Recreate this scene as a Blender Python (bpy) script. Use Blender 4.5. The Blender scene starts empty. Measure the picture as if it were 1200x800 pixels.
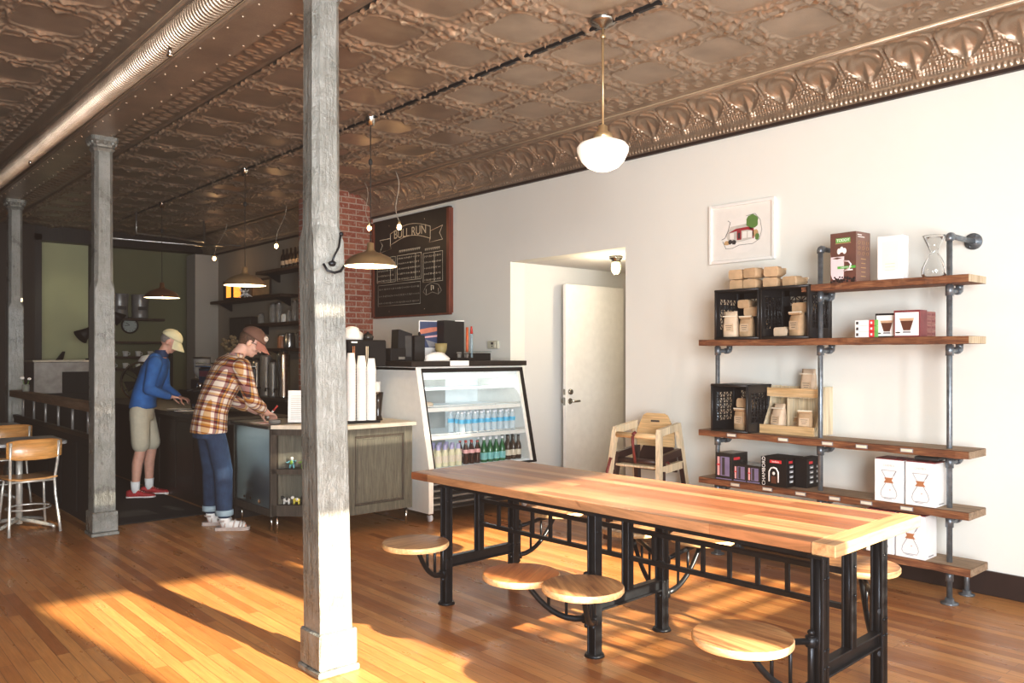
import bpy, math, random
import numpy as np
from mathutils import Vector, Matrix
random.seed(7)
R_ = math.radians
PI = math.pi
SC = bpy.context.scene
COL = SC.collection

# ------------------------------------------------------------------ materials
class NT:
    def __init__(s, name):
        s.m = bpy.data.materials.new(name); s.m.use_nodes = True
        s.t = s.m.node_tree; s.t.nodes.clear()
        s.out = s.n('ShaderNodeOutputMaterial')
        s.co = None
    def n(s, typ, **k):
        x = s.t.nodes.new(typ)
        for a, b in k.items(): setattr(x, a, b)
        return x
    def l(s, a, b): s.t.links.new(a, b)
    def coord(s, scale=(1, 1, 1), rot=(0, 0, 0), loc=(0, 0, 0), kind='Object'):
        tc = s.n('ShaderNodeTexCoord'); mp = s.n('ShaderNodeMapping')
        s.l(tc.outputs[kind], mp.inputs[0])
        mp.inputs['Scale'].default_value = scale; mp.inputs['Rotation'].default_value = rot
        mp.inputs['Location'].default_value = loc
        return mp.outputs[0]
    def noise(s, co, scale, detail=4, rough=.55, dist=0):
        x = s.n('ShaderNodeTexNoise'); s.l(co, x.inputs['Vector'])
        x.inputs['Scale'].default_value = scale; x.inputs['Detail'].default_value = detail
        x.inputs['Roughness'].default_value = rough; x.inputs['Distortion'].default_value = dist
        return x.outputs['Fac']
    def ramp(s, fac, stops, interp='LINEAR'):
        x = s.n('ShaderNodeValToRGB'); s.l(fac, x.inputs[0]); e = x.color_ramp.elements
        x.color_ramp.interpolation = interp
        while len(e) < len(stops): e.new(.5)
        for i, (p, c) in enumerate(stops):
            e[i].position = p
            e[i].color = (c, c, c, 1) if isinstance(c, (int, float)) else (*c, 1)
        return x.outputs[0]
    def math(s, op, a, b=None):
        x = s.n('ShaderNodeMath', operation=op)
        for i, v in enumerate((a, b)):
            if v is None: continue
            if isinstance(v, (int, float)): x.inputs[i].default_value = v
            else: s.l(v, x.inputs[i])
        return x.outputs[0]
    def mix(s, fac, a, b, mode='MIX'):
        x = s.n('ShaderNodeMix', data_type='RGBA', blend_type=mode)
        for i, v in ((0, fac), (6, a), (7, b)):
            if isinstance(v, (int, float)): x.inputs[i].default_value = v
            elif isinstance(v, tuple): x.inputs[i].default_value = (*v, 1)
            else: s.l(v, x.inputs[i])
        return x.outputs[2]
    def bsdf(s, color=(.5, .5, .5), rough=.5, metal=0, emit=None, estr=0, alpha=1, trans=0, bump=None, bstr=.3, bdist=.01, coat=0, spec=.5, sss=0, sheen=0):
        b = s.n('ShaderNodeBsdfPrincipled')
        def put(nm, v):
            if isinstance(v, tuple): b.inputs[nm].default_value = (*v, 1)
            elif isinstance(v, (int, float)): b.inputs[nm].default_value = v
            else: s.l(v, b.inputs[nm])
        put('Base Color', color); put('Roughness', rough); put('Metallic', metal)
        put('Alpha', alpha); put('Transmission Weight', trans); put('Coat Weight', coat); put('Specular IOR Level', spec)
        if sss:
            put('Subsurface Weight', sss); b.inputs['Subsurface Scale'].default_value = .01
        if sheen: put('Sheen Weight', sheen)
        if emit is not None:
            put('Emission Color', emit); put('Emission Strength', estr)
        if bump is not None:
            bp = s.n('ShaderNodeBump'); bp.inputs['Strength'].default_value = bstr; bp.inputs['Distance'].default_value = bdist
            s.l(bump, bp.inputs['Height']); s.l(bp.outputs[0], b.inputs['Normal'])
        s.l(b.outputs[0], s.out.inputs[0]); return s.m

M = {}
def plain(name, color, rough=.5, metal=0, var=.12, nscale=14, bstr=0.0, bdist=.003, **k):
    t = NT(name); co = t.coord(); f = t.noise(co, nscale)
    lo = tuple(c * (1 - var) for c in color); hi = tuple(min(1, c * (1 + var)) for c in color)
    c = t.ramp(f, [(.3, lo), (.7, hi)])
    M[name] = t.bsdf(c, rough, metal, bump=f if bstr else None, bstr=bstr, bdist=bdist, **k)
    return M[name]
def wood(name, c1, c2, c3, axis=1, scale=1.0, rough=.45, bstr=.25, coat=0, knots=False):
    t = NT(name)
    sc = [9 * scale] * 3; sc[axis] = .9 * scale
    co = t.coord(scale=tuple(sc))
    f = t.noise(co, 2.2, 6, .65, .8)
    sc2 = [40 * scale] * 3; sc2[axis] = 1.6 * scale
    f2 = t.noise(t.coord(scale=tuple(sc2)), 2.0, 3, .6, .3)
    c = t.ramp(f, [(.3, c1), (.5, c2), (.72, c3)])
    c = t.mix(.45, c, t.ramp(f2, [(.35, .35), (.65, 1.0)]), 'MULTIPLY')
    M[name] = t.bsdf(c, rough, bump=f2, bstr=bstr, bdist=.002, coat=coat)
    return M[name]

# wooden floor : narrow strips running along Y
def floor_mat():
    t = NT('floor_boards')
    co = t.coord(rot=(0, 0, PI / 2))
    b = t.n('ShaderNodeTexBrick'); t.l(co, b.inputs['Vector'])
    b.offset = .37; b.offset_frequency = 2; b.squash = 1
    for k, v in (('Scale', 1.0), ('Mortar Size', .0013), ('Brick Width', 1.35), ('Row Height', .062), ('Bias', 0.0), ('Mortar Smooth', .2)):
        b.inputs[k].default_value = v
    b.inputs['Color1'].default_value = (0, 0, 0, 1); b.inputs['Color2'].default_value = (1, 1, 1, 1); b.inputs['Mortar'].default_value = (.5, .5, .5, 1)
    plank = t.ramp(b.outputs['Color'], [(0, (.34, .125, .034)), (.3, (.46, .19, .055)), (.65, (.58, .275, .09)), (1, (.50, .215, .068))])
    g = t.noise(t.coord(scale=(38, 1.6, 1)), 2.0, 5, .65, .5)
    g2 = t.noise(t.coord(scale=(1, .6, 1)), 1.1, 3)
    c = t.mix(.55, plank, t.ramp(g, [(.3, .5), (.62, 1.0)]), 'MULTIPLY')
    c = t.mix(.4, c, t.ramp(g2, [(.3, (.62, .55, .5)), (.7, (1, 1, 1))]), 'MULTIPLY')
    c = t.mix(t.math('MULTIPLY', b.outputs['Fac'], .75), c, (.035, .015, .008))
    rr = t.ramp(t.noise(t.coord(scale=(6, 2, 1)), 1.5, 4), [(.3, .24), (.7, .46)])
    h = t.math('SUBTRACT', t.math('MULTIPLY', g, .35), b.outputs['Fac'])
    M['floor'] = t.bsdf(c, rr, bump=h, bstr=.25, bdist=.002, spec=.5)
floor_mat()

def tin_mat():
    t = NT('pressed_tin_paint')
    co = t.coord(); n1 = t.noise(co, 160, 2, .6); n2 = t.noise(co, 3.5, 4)
    c = t.ramp(n2, [(.3, (.31, .235, .17)), (.7, (.46, .355, .265))])
    c = t.mix(.35, c, t.ramp(n1, [(.3, .55), (.65, 1.0)]), 'MULTIPLY')
    M['tin'] = t.bsdf(c, .32, .5, bump=n1, bstr=.35, bdist=.002)
tin_mat()
def brick_mat():
    t = NT('red_brick')
    co = t.coord(rot=(PI / 2, 0, 0))
    b = t.n('ShaderNodeTexBrick'); t.l(co, b.inputs['Vector'])
    for k, v in (('Scale', 1.0), ('Mortar Size', .009), ('Brick Width', .21), ('Row Height', .072), ('Mortar Smooth', .4)):
        b.inputs[k].default_value = v
    b.inputs['Color1'].default_value = (.30, .085, .05, 1); b.inputs['Color2'].default_value = (.42, .16, .10, 1); b.inputs['Mortar'].default_value = (.52, .40, .33, 1)
    f = t.noise(t.coord(), 22, 5, .7)
    w = t.ramp(f, [(.52, 0.0), (.66, .7)])
    c = t.mix(w, b.outputs['Color'], (.56, .42, .36))
    h = t.math('SUBTRACT', t.math('MULTIPLY', f, .5), b.outputs['Fac'])
    M['brick'] = t.bsdf(c, .9, bump=h, bstr=.8, bdist=.01)
brick_mat()
def column_mat():
    t = NT('column_paint')
    co = t.coord(); n1 = t.noise(co, 26, 6, .68, .5); n2 = t.noise(co, 4, 5, .6); n3 = t.noise(t.coord(scale=(9, 9, 1.2)), 3, 5, .6)
    c = t.ramp(n2, [(.3, (.12, .12, .105)), (.68, (.26, .26, .24))])
    c = t.mix(t.ramp(n1, [(.64, 0.0), (.70, .8)]), c, (.05, .04, .03))
    M['column'] = t.bsdf(c, t.ramp(n2, [(.3, .22), (.7, .4)]), .15, bump=t.math('ADD', n1, t.math('MULTIPLY', n3, 1.2)), bstr=1.0, bdist=.010, coat=.3)
column_mat()
def plaster(name, col, var=.03):
    t = NT(name); co = t.coord(); n1 = t.noise(co, 1.3, 4); n2 = t.noise(co, 60, 3)
    c = t.ramp(n1, [(.3, tuple(x * (1 - var) for x in col)), (.7, col)])
    M[name] = t.bsdf(c, .75, bump=n2, bstr=.12, bdist=.003)
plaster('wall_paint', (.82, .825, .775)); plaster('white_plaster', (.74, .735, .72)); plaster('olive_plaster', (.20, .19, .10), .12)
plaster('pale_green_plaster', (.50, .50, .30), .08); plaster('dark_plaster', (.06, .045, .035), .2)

wood('table_wood', (.42, .17, .06), (.60, .28, .10), (.74, .42, .18), 1, .8, .38, .25, .12)
wood('table_end_wood', (.42, .22, .095), (.54, .31, .15), (.62, .40, .21), 0, .8, .4)
def plank_top():
    t = NT('reclaimed_table_planks')
    b = t.n('ShaderNodeTexBrick'); t.l(t.coord(rot=(0, 0, PI / 2), loc=(.3, .02, 0)), b.inputs['Vector'])
    b.offset = .45
    for k, v in (('Scale', 1.0), ('Mortar Size', .0007), ('Brick Width', 2.0), ('Row Height', .075)): b.inputs[k].default_value = v
    b.inputs['Color1'].default_value = (0, 0, 0, 1); b.inputs['Color2'].default_value = (1, 1, 1, 1); b.inputs['Mortar'].default_value = (.2, .2, .2, 1)
    c = t.ramp(b.outputs['Color'], [(0, (.20, .065, .024)), (.35, (.36, .145, .06)), (.7, (.52, .28, .14)), (1, (.28, .105, .042))])
    g = t.noise(t.coord(scale=(30, 1.2, 8)), 2.2, 5, .65, .9)
    k = t.noise(t.coord(scale=(3.5, 1.6, 2)), 3, 4, .5, 1)
    c = t.mix(.7, c, t.ramp(g, [(.36, .42), (.6, 1.0)]), 'MULTIPLY')
    c = t.mix(t.ramp(k, [(.66, 0.0), (.74, .65)]), c, (.16, .05, .02))
    c = t.mix(t.math('MULTIPLY', b.outputs['Fac'], .5), c, (.09, .03, .01))
    M['table_top'] = t.bsdf(c, t.ramp(g, [(.3, .3), (.7, .42)]), bump=g, bstr=.15, bdist=.002)
plank_top()
wood('seat_wood', (.16, .065, .025), (.40, .20, .085), (.56, .33, .15), 0, 1.3, .38, .4)
wood('seat_wood_dark', (.36, .12, .04), (.50, .19, .065), (.60, .27, .10), 0, .9, .34, .3)
wood('rim_wood', (.60, .36, .16), (.70, .46, .23), (.78, .55, .30), 0, 1, .4)
wood('shelf_wood', (.07, .025, .012), (.22, .085, .035), (.40, .19, .085), 1, 2.0, .7, .8)
wood('shelf_wood_grey', (.24, .16, .10), (.36, .25, .16), (.46, .34, .24), 1, 1.2, .75, .8)
wood('end_grain', (.50, .38, .24), (.62, .50, .34), (.72, .60, .44), 2, 1.6, .7, .3)
wood('birch', (.62, .40, .19), (.72, .50, .26), (.80, .60, .36), 1, 1, .5)
wood('birch_light', (.68, .54, .34), (.78, .66, .46), (.84, .74, .56), 2, 1, .5)
wood('grey_oak', (.085, .08, .06), (.125, .118, .09), (.17, .16, .125), 2, 2.2, .55, .5)
wood('grey_oak_dark', (.045, .035, .025), (.075, .06, .045), (.11, .09, .07), 2, 2, .55, .4)
wood('chair_ply', (.50, .22, .06), (.64, .32, .10), (.72, .40, .15), 0, .7, .3, .1, .2)
wood('dark_shelf', (.030, .014, .008), (.055, .027, .015), (.085, .045, .027), 1, 1, .6, .4)
wood('rail_wood', (.10, .055, .028), (.19, .11, .06), (.28, .18, .11), 1, 1, .6, .4)
wood('espresso_wood', (.010, .007, .006), (.022, .014, .010), (.035, .023, .016), 2, 1, .5, .2)
wood('board_frame_wood', (.13, .03, .015), (.20, .05, .025), (.28, .08, .04), 2, 1, .4, .3)

plain('black_iron', (.020, .022, .026), .38, .75, .3, 20, .3, .002)
plain('pipe_steel', (.20, .225, .25), .38, .65, .25, 30, .2, .001)
plain('chrome', (.72, .72, .70), .14, 1, .05)
plain('brushed_steel', (.42, .41, .39), .3, .9, .12, 25)
plain('chair_steel', (.62, .60, .55), .35, .45, .12, 30)
plain('laminate_grey', (.36, .36, .36), .3, .0, .12, 8)
plain('lamp_brass', (.58, .42, .23), .34, .7, .1, 8)
plain('lamp_copper', (.36, .17, .09), .3, .85, .1, 8)
plain('nickel', (.36, .34, .30), .25, .95, .15)
plain('white_enamel', (.88, .87, .83), .4, 0, .03)
plain('lamp_inside', (.95, .88, .74), .4, 0, .02, emit=(1, .85, .6), estr=1.6)
plain('opal_glass', (.95, .93, .88), .2, 0, .01, emit=(1, .90, .76), estr=.35)
plain('bulb_glow', (1, .7, .35), .3, 0, .01, emit=(1, .55, .22), estr=14)
plain('cord_white', (.55, .50, .42), .6)
plain('cord_black', (.02, .018, .016), .6)
plain('kraft', (.50, .34, .20), .75, 0, .16, 12, .3, .004)
plain('kraft_light', (.66, .52, .38), .6, 0, .12, 12, .3, .004)
plain('kraft_label', (.58, .44, .30), .7)
plain('crate_black', (.014, .013, .014), .42, 0, .2)
plain('paper_white', (.88, .87, .85), .6, 0, .02)
plain('box_white', (.84, .84, .84), .5, 0, .02)
plain('box_offwhite', (.76, .75, .71), .5, 0, .02)
plain('cup_paper', (.90, .88, .84), .55, 0, .02, sss=0)
plain('label_cream', (.75, .68, .55), .6)
plain('box_brown', (.13, .045, .032), .4, 0, .25, 9)
plain('box_brown_side', (.23, .125, .095), .4, 0, .15, 9)
plain('bean_dark', (.025, .012, .012), .35, 0, .3, 60, .6, .004)
plain('mug_lilac', (.72, .62, .66), .3, 0, .04)
plain('leaf_green', (.10, .42, .07), .5)
plain('sign_green', (.16, .42, .10), .5)
plain('red_print', (.62, .04, .05), .45)
plain('maroon_print', (.20, .035, .04), .45)
plain('brick_pink', (.30, .13, .11), .6, 0, .12)
plain('coffee_brown', (.13, .05, .03), .35)
plain('crema', (.62, .42, .28), .5)
plain('black_plastic', (.012, .010, .010), .5, spec=.3)
plain('black_matte', (.010, .009, .008), .7)
plain('dark_gloss', (.03, .026, .024), .18)
plain('charcoal', (.05, .045, .042), .5)
plain('purple_grey', (.24, .20, .34), .5)
plain('copper_wood', (.45, .19, .09), .4)
plain('ink_grey', (.28, .28, .30), .5)
plain('chalk', (.62, .55, .42), .9)
plain('chalk_dim', (.34, .30, .24), .9)
plain('chalkboard', (.022, .018, .014), .55, 0, .35, 4)
plain('fridge_white', (.82, .81, .77), .35, 0, .03)
plain('fridge_inside', (.78, .82, .82), .35, 0, .03, emit=(.85, .95, 1), estr=.10)  # liner glows faintly to stand in for light inside the fridge
plain('fridge_grey', (.42, .42, .40), .45, 0, .15, 6)
plain('water_blue', (.55, .78, .88), .1, 0, .05, alpha=.55)
plain('label_blue', (.12, .50, .75), .4)
plain('cap_white', (.85, .85, .88), .4)
plain('green_glass', (.012, .13, .04), .1, 0, .1, coat=.5)
plain('label_teal', (.22, .55, .55), .4)
plain('cola_glass', (.05, .014, .010), .1, 0, .2, coat=.4)
plain('label_pink', (.75, .42, .42), .5)
plain('beer_glass', (.05, .028, .016), .12, 0, .2, coat=.4)
plain('lemon_drink', (.74, .71, .50), .25, 0, .06)
plain('cap_violet', (.42, .40, .62), .4)
plain('cap_red', (.5, .05, .04), .4)
plain('skin', (.62, .34, .25), .5, 0, .06, 30, sss=.1)
plain('skin_pale', (.70, .44, .34), .5, 0, .06, 30, sss=.1)
plain('hair_brown', (.10, .055, .032), .7, 0, .4, 90, .8, .004)
plain('hair_grey', (.22, .19, .17), .7, 0, .3, 90, .6, .003)
plain('jacket_blue', (.025, .12, .34), .75, 0, .22, 9, .6, .01)
plain('jacket_navy', (.012, .03, .09), .7)
plain('shorts_beige', (.52, .47, .36), .85, 0, .1, 9, .5, .01)
plain('cap_cream', (.72, .66, .42), .8, 0, .06)
plain('sock_white', (.85, .84, .82), .9, 0, .03)
plain('shoe_red', (.38, .02, .025), .6, 0, .25, 40)
plain('shoe_sole', (.75, .70, .66), .6)
plain('sandal', (.48, .40, .36), .7, 0, .15, 30)
plain('sandal_dark', (.12, .08, .07), .7)
plain('cap_brown', (.16, .085, .06), .8)
plain('cap_brim', (.36, .16, .12), .7)
plain('cap_mesh', (.62, .55, .50), .8)
plain('eye_white', (.8, .78, .75), .3); plain('eye_dark', (.02, .015, .012), .2)
plain('lip', (.45, .19, .16), .5)
plain('mat_black', (.010, .009, .009), .85, 0, .3, 60, .6, .004)
plain('teddy', (.20, .085, .035), .95, 0, .4, 45, 1, .02)
plain('teddy_light', (.36, .20, .10), .95, 0, .3, 45, 1, .02)
plain('toy_green', (.20, .36, .06), .4); plain('toy_yellow', (.62, .52, .08), .4); plain('toy_blue', (.15, .38, .42), .4)
plain('toy_white', (.72, .70, .66), .4); plain('toy_black', (.02, .018, .016), .4)
plain('leather_strap', (.16, .025, .02), .5)
plain('dark_walnut', (.045, .018, .014), .4, 0, .2, 12)
plain('orange_tube', (.62, .14, .05), .4); plain('steel_blue_tube', (.32, .42, .48), .4)
plain('sunset_orange', (.62, .22, .14), .5); plain('sunset_blue', (.06, .08, .16), .5)
plain('amber_glow', (.8, .3, .05), .5, 0, .3, 30, emit=(1, .35, .05), estr=1.2)
plain('tumbler_amber', (.42, .34, .16), .15, 0, .1, alpha=.7)
plain('dark_bottle', (.03, .018, .012), .12, 0, .2)
plain('jar_glass', (.35, .33, .30), .12, 0, .2, alpha=.6)
plain('clock_face', (.42, .45, .42), .5)
plain('galvanised', (.30, .29, .28), .4, .5, .2, 8)
plain('ornament_wood', (.18, .12, .08), .5)
plain('frame_white', (.86, .85, .82), .5, 0, .02)
plain('mat_board', (.80, .775, .73), .8, 0, .02)
plain('print_paper', (.82, .79, .75), .8, 0, .02)
plain('ink_red', (.34, .03, .04), .7); plain('ink_green', (.13, .24, .06), .7); plain('ink_tan', (.55, .36, .18), .7)
plain('ink_dark', (.05, .04, .04), .7); plain('ink_pale', (.58, .55, .50), .7)
plain('thermostat', (.62, .60, .48), .5)
plain('dark_baseboard', (.030, .014, .011), .5)
plain('flower_white', (.8, .76, .7), .8); plain('dried_flower', (.30, .22, .12), .9, 0, .4, 40, 1, .02)
plain('plant_green', (.14, .26, .05), .6)
plain('concrete', (.25, .24, .22), .9)
def glass(name, tint=(.9, .97, .97), a=.12, rough=.03, ior=1.35):
    t = NT(name); co = t.coord(); f = t.noise(co, 2)
    tr = t.n('ShaderNodeBsdfTransparent'); tr.inputs[0].default_value = (*tint, 1)
    gl = t.n('ShaderNodeBsdfGlossy'); gl.inputs['Roughness'].default_value = rough
    fr = t.n('ShaderNodeFresnel'); fr.inputs[0].default_value = ior
    mx = t.n('ShaderNodeMixShader')
    t.l(t.math('ADD', fr.outputs[0], t.math('MULTIPLY', f, a)), mx.inputs[0]); t.l(tr.outputs[0], mx.inputs[1]); t.l(gl.outputs[0], mx.inputs[2])
    t.l(mx.outputs[0], t.out.inputs[0]); M[name] = t.m
glass('clear_glass', (.985, .99, .99), .03, .02, 1.22); glass('case_glass', (.88, .95, .95), .22, .3, 1.12); plain('bottle_clear', (.80, .90, .95), .15, 0, .04, alpha=.45)

def plaid_mat():
    t = NT('plaid_flannel')
    tc = t.n('ShaderNodeTexCoord'); sx = t.n('ShaderNodeSeparateXYZ')
    mp = t.n('ShaderNodeMapping'); mp.inputs['Rotation'].default_value = (0, R_(-14), 0)
    t.l(tc.outputs['Object'], mp.inputs[0]); t.l(mp.outputs[0], sx.inputs[0])
    hor = t.math('FRACT', t.math('MULTIPLY', t.math('ADD', sx.outputs[0], t.math('MULTIPLY', sx.outputs[1], 1.0)), 7.5))
    ver = t.math('FRACT', t.math('MULTIPLY', sx.outputs[2], 7.5))
    cream = (.80, .74, .66); mar = (.22, .02, .03); yel = (.60, .33, .07); blk = (.05, .03, .04)
    def st(f):
        return t.ramp(f, [(0, cream), (.20, mar), (.30, yel), (.42, cream), (.54, mar), (.66, blk), (.72, yel), (.84, mar), (.88, cream)], 'CONSTANT')
    a = st(hor); b = st(ver)
    ch = t.n('ShaderNodeTexChecker'); t.l(tc.outputs['Object'], ch.inputs[0]); ch.inputs['Scale'].default_value = 260
    c = t.mix(.5, a, b); c2 = t.mix(1.0, a, b, 'MULTIPLY')
    c = t.mix(.55, c, c2)
    f = t.noise(tc.outputs['Object'], 12, 3)
    M['plaid'] = t.bsdf(c, .9, bump=f, bstr=.6, bdist=.012)
plaid_mat()
def denim():
    t = NT('denim'); co = t.coord(); f = t.noise(t.coord(scale=(30, 30, 4)), 3, 5); g = t.noise(co, 6, 4)
    c = t.ramp(g, [(.3, (.012, .026, .065)), (.7, (.035, .07, .14))])
    c = t.mix(.3, c, t.ramp(f, [(.3, .5), (.7, 1.0)]), 'MULTIPLY')
    M['denim'] = t.bsdf(c, .85, bump=g, bstr=.8, bdist=.015)
denim()

# ------------------------------------------------------------------ mesh builder
class MB:
    def __init__(s): s.v = []; s.f = []; s.mi = []; s.mats = []; s.cur = 0; s.sm = []; s.smooth = False
    def m(s, name):
        mm = M[name]
        if mm not in s.mats: s.mats.append(mm)
        s.cur = s.mats.index(mm); return s
    def add(s, vs, fs, smooth=None):
        o = len(s.v); s.v += [tuple(v) for v in vs]
        sm = s.smooth if smooth is None else smooth
        for f in fs: s.f.append(tuple(i + o for i in f)); s.mi.append(s.cur); s.sm.append(sm)
        return s
    def box(s, x0, x1, y0, y1, z0, z1, b=0.0):
        if b <= 0:
            vs = [(x, y, z) for x in (x0, x1) for y in (y0, y1) for z in (z0, z1)]
            return s.add(vs, [(0, 1, 3, 2), (4, 6, 7, 5), (0, 4, 5, 1), (2, 3, 7, 6), (0, 2, 6, 4), (1, 5, 7, 3)], False)
        b = min(b, (x1 - x0) / 2.01, (y1 - y0) / 2.01, (z1 - z0) / 2.01)
        vs = []; fs = []; idx = {}
        for sx in (0, 1):
            for sy in (0, 1):
                for sz in (0, 1):
                    X = (x0, x1)[sx]; Y = (y0, y1)[sy]; Z = (z0, z1)[sz]
                    ix = b if sx == 0 else -b; iy = b if sy == 0 else -b; iz = b if sz == 0 else -b
                    for a, p in enumerate(((X, Y + iy, Z + iz), (X + ix, Y, Z + iz), (X + ix, Y + iy, Z))):
                        idx[(sx, sy, sz, a)] = len(vs); vs.append(p)
        I = idx
        def q(*k): fs.append(tuple(I[t] for t in k))
        q((0,0,0,0),(0,0,1,0),(0,1,1,0),(0,1,0,0)); q((1,0,0,0),(1,1,0,0),(1,1,1,0),(1,0,1,0))
        q((0,0,0,1),(1,0,0,1),(1,0,1,1),(0,0,1,1)); q((0,1,0,1),(0,1,1,1),(1,1,1,1),(1,1,0,1))
        q((0,0,0,2),(0,1,0,2),(1,1,0,2),(1,0,0,2)); q((0,0,1,2),(1,0,1,2),(1,1,1,2),(0,1,1,2))
        for t in (0, 1):
            for u in (0, 1):
                q((t,u,0,0),(t,u,0,1),(t,u,1,1),(t,u,1,0)); q((t,0,u,0),(t,1,u,0),(t,1,u,2),(t,0,u,2)); q((0,t,u,1),(1,t,u,1),(1,t,u,2),(0,t,u,2))
                for w in (0, 1): fs.append((I[(t,u,w,0)], I[(t,u,w,1)], I[(t,u,w,2)]))
        return s.add(vs, fs, False)
    def loft(s, rings, cap=True, close=True, smooth=True):
        vs = []; fs = []; n = len(rings[0])
        for r in rings: vs += list(r)
        for k in range(len(rings) - 1):
            for i in range(n if close else n - 1):
                j = (i + 1) % n
                fs.append((k * n + i, k * n + j, (k + 1) * n + j, (k + 1) * n + i))
        s.add(vs, fs, smooth)
        if cap:
            o = len(s.v) - len(vs)
            for base in (0, (len(rings) - 1) * n):
                s.f.append(tuple(o + base + i for i in range(n))); s.mi.append(s.cur); s.sm.append(False)
        return s
    def tube(s, pts, r, n=12, cap=True, smooth=True):
        pts = [Vector(p) for p in pts]
        rs = r if isinstance(r, (list, tuple)) else [r] * len(pts)
        rings = []; up = None
        for i, p in enumerate(pts):
            a = pts[max(i - 1, 0)]; b = pts[min(i + 1, len(pts) - 1)]
            d = (b - a)
            d = d.normalized() if d.length > 1e-9 else Vector((0, 0, 1))
            if up is None:
                up = Vector((0, 0, 1)) if abs(d.z) < .9 else Vector((1, 0, 0))
            u = d.cross(up); u = u.normalized() if u.length > 1e-6 else d.orthogonal().normalized()
            w = u.cross(d).normalized(); up = w
            rings.append([p + (u * math.cos(2 * PI * k / n) + w * math.sin(2 * PI * k / n)) * rs[i] for k in range(n)])
        return s.loft(rings, cap, True, smooth)
    def cyl(s, x, y, z0, z1, r, r2=None, n=20, smooth=True):
        return s.tube([(x, y, z0), (x, y, z1)], [r, r if r2 is None else r2], n, True, smooth)
    def lathe(s, prof, c=(0, 0, 0), n=28, cap=False, axis='z', smooth=True):
        rings = []
        for r, z in prof:
            ring = []
            for k in range(n):
                a = 2 * PI * k / n; x, y = r * math.cos(a), r * math.sin(a)
                p = (x, y, z) if axis == 'z' else ((z, x, y) if axis == 'x' else (x, z, y))
                ring.append((c[0] + p[0], c[1] + p[1], c[2] + p[2]))
            rings.append(ring)
        return s.loft(rings, cap, True, smooth)
    def prism(s, poly, z0, z1, axis='z', smooth=False):
        def P(a, b, c): return (a, b, c) if axis == 'z' else ((c, a, b) if axis == 'x' else (a, c, b))
        return s.loft([[P(a, b, z0) for a, b in poly], [P(a, b, z1) for a, b in poly]], True, True, smooth)
    def ell(s, c, r, n=16, mrings=10, rot=None):
        rings = []; rot = rot or Matrix.Identity(3); c = Vector(c)
        for i in range(mrings + 1):
            t = PI * i / mrings; rr = max(math.sin(t), 1e-3); zz = math.cos(t)
            rings.append([c + rot @ Vector((r[0] * rr * math.cos(2 * PI * k / n), r[1] * rr * math.sin(2 * PI * k / n), r[2] * zz)) for k in range(n)])
        return s.loft(rings, True, True, True)
    def quad(s, a, b, c, d): return s.add([a, b, c, d], [(0, 1, 2, 3)], False)
    def build(s, name, parent=None, loc=None, rotz=0.0, merge=False):
        me = bpy.data.meshes.new(name); me.from_pydata(s.v, [], s.f)
        for mm in s.mats: me.materials.append(mm)
        me.polygons.foreach_set('material_index', s.mi); me.polygons.foreach_set('use_smooth', s.sm)
        import bmesh
        bm = bmesh.new(); bm.from_mesh(me); bmesh.ops.recalc_face_normals(bm, faces=bm.faces); bm.to_mesh(me); bm.free()
        me.update()
        o = bpy.data.objects.new(name, me); COL.objects.link(o)
        if parent: o.parent = parent
        if loc: o.location = loc
        if rotz: o.rotation_euler.z = rotz
        return o
def tag(o, label=None, cat=None, group=None, kind=None):
    if label: o['label'] = label
    if cat: o['category'] = cat
    if group: o['group'] = group
    if kind: o['kind'] = kind
    return o
def thing(name, label, cat, loc=(0, 0, 0), rotz=0.0, group=None):
    o = bpy.data.objects.new(name, None); COL.objects.link(o); o.location = loc; o.rotation_euler = (0, 0, rotz)
    o.empty_display_size = .05
    return tag(o, label, cat, group)
def struct(o): o['kind'] = 'structure'; return o
def dup(root, loc=None, rot=None, label=None, group=None, scale=None):
    r = root.copy(); COL.objects.link(r)
    if loc is not None: r.location = loc
    if rot is not None: r.rotation_euler = rot if isinstance(rot, (tuple, list)) else (0, 0, rot)
    if label: r['label'] = label
    if group: r['group'] = group
    if scale: r.scale = scale
    for ch in list(root.children):
        c = ch.copy(); COL.objects.link(c); c.parent = r
        for g in list(ch.children):
            d = g.copy(); COL.objects.link(d); d.parent = c
    return r
def text(name, txt, size, mat, parent, loc, rot, align='CENTER', ext=.0006, sx=1.0):
    cu = bpy.data.curves.new(name, 'FONT'); cu.body = txt; cu.size = size; cu.align_x = align; cu.align_y = 'CENTER'; cu.extrude = ext
    ob = bpy.data.objects.new(name, cu); COL.objects.link(ob)
    dg = bpy.context.evaluated_depsgraph_get(); me = bpy.data.meshes.new_from_object(ob.evaluated_get(dg))
    bpy.data.objects.remove(ob); me.materials.clear(); me.materials.append(M[mat])
    o = bpy.data.objects.new(name, me); COL.objects.link(o); o.parent = parent; o.location = loc; o.rotation_euler = rot; o.scale = (sx, 1, 1)
    return o
ROT_NX = (PI / 2, 0, -PI / 2)   # text that faces -X
ROT_NY = (PI / 2, 0, 0)         # text that faces -Y

# ------------------------------------------------------------------ camera
CAM_A = math.atan(846 / 960)
cam = bpy.data.cameras.new('camera'); cam.lens = 28.8; cam.sensor_width = 36; cam.shift_y = 14 / 1200; cam.clip_end = 100
co_ = bpy.data.objects.new('camera', cam); COL.objects.link(co_); co_.location = (0, 0, 1.5); co_.rotation_euler = (PI / 2, 0, -CAM_A)
SC.camera = co_

WX = 5.6; CZ = 3.53; BY = 15.0; FY = -1.6; LX = -2.0
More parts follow.
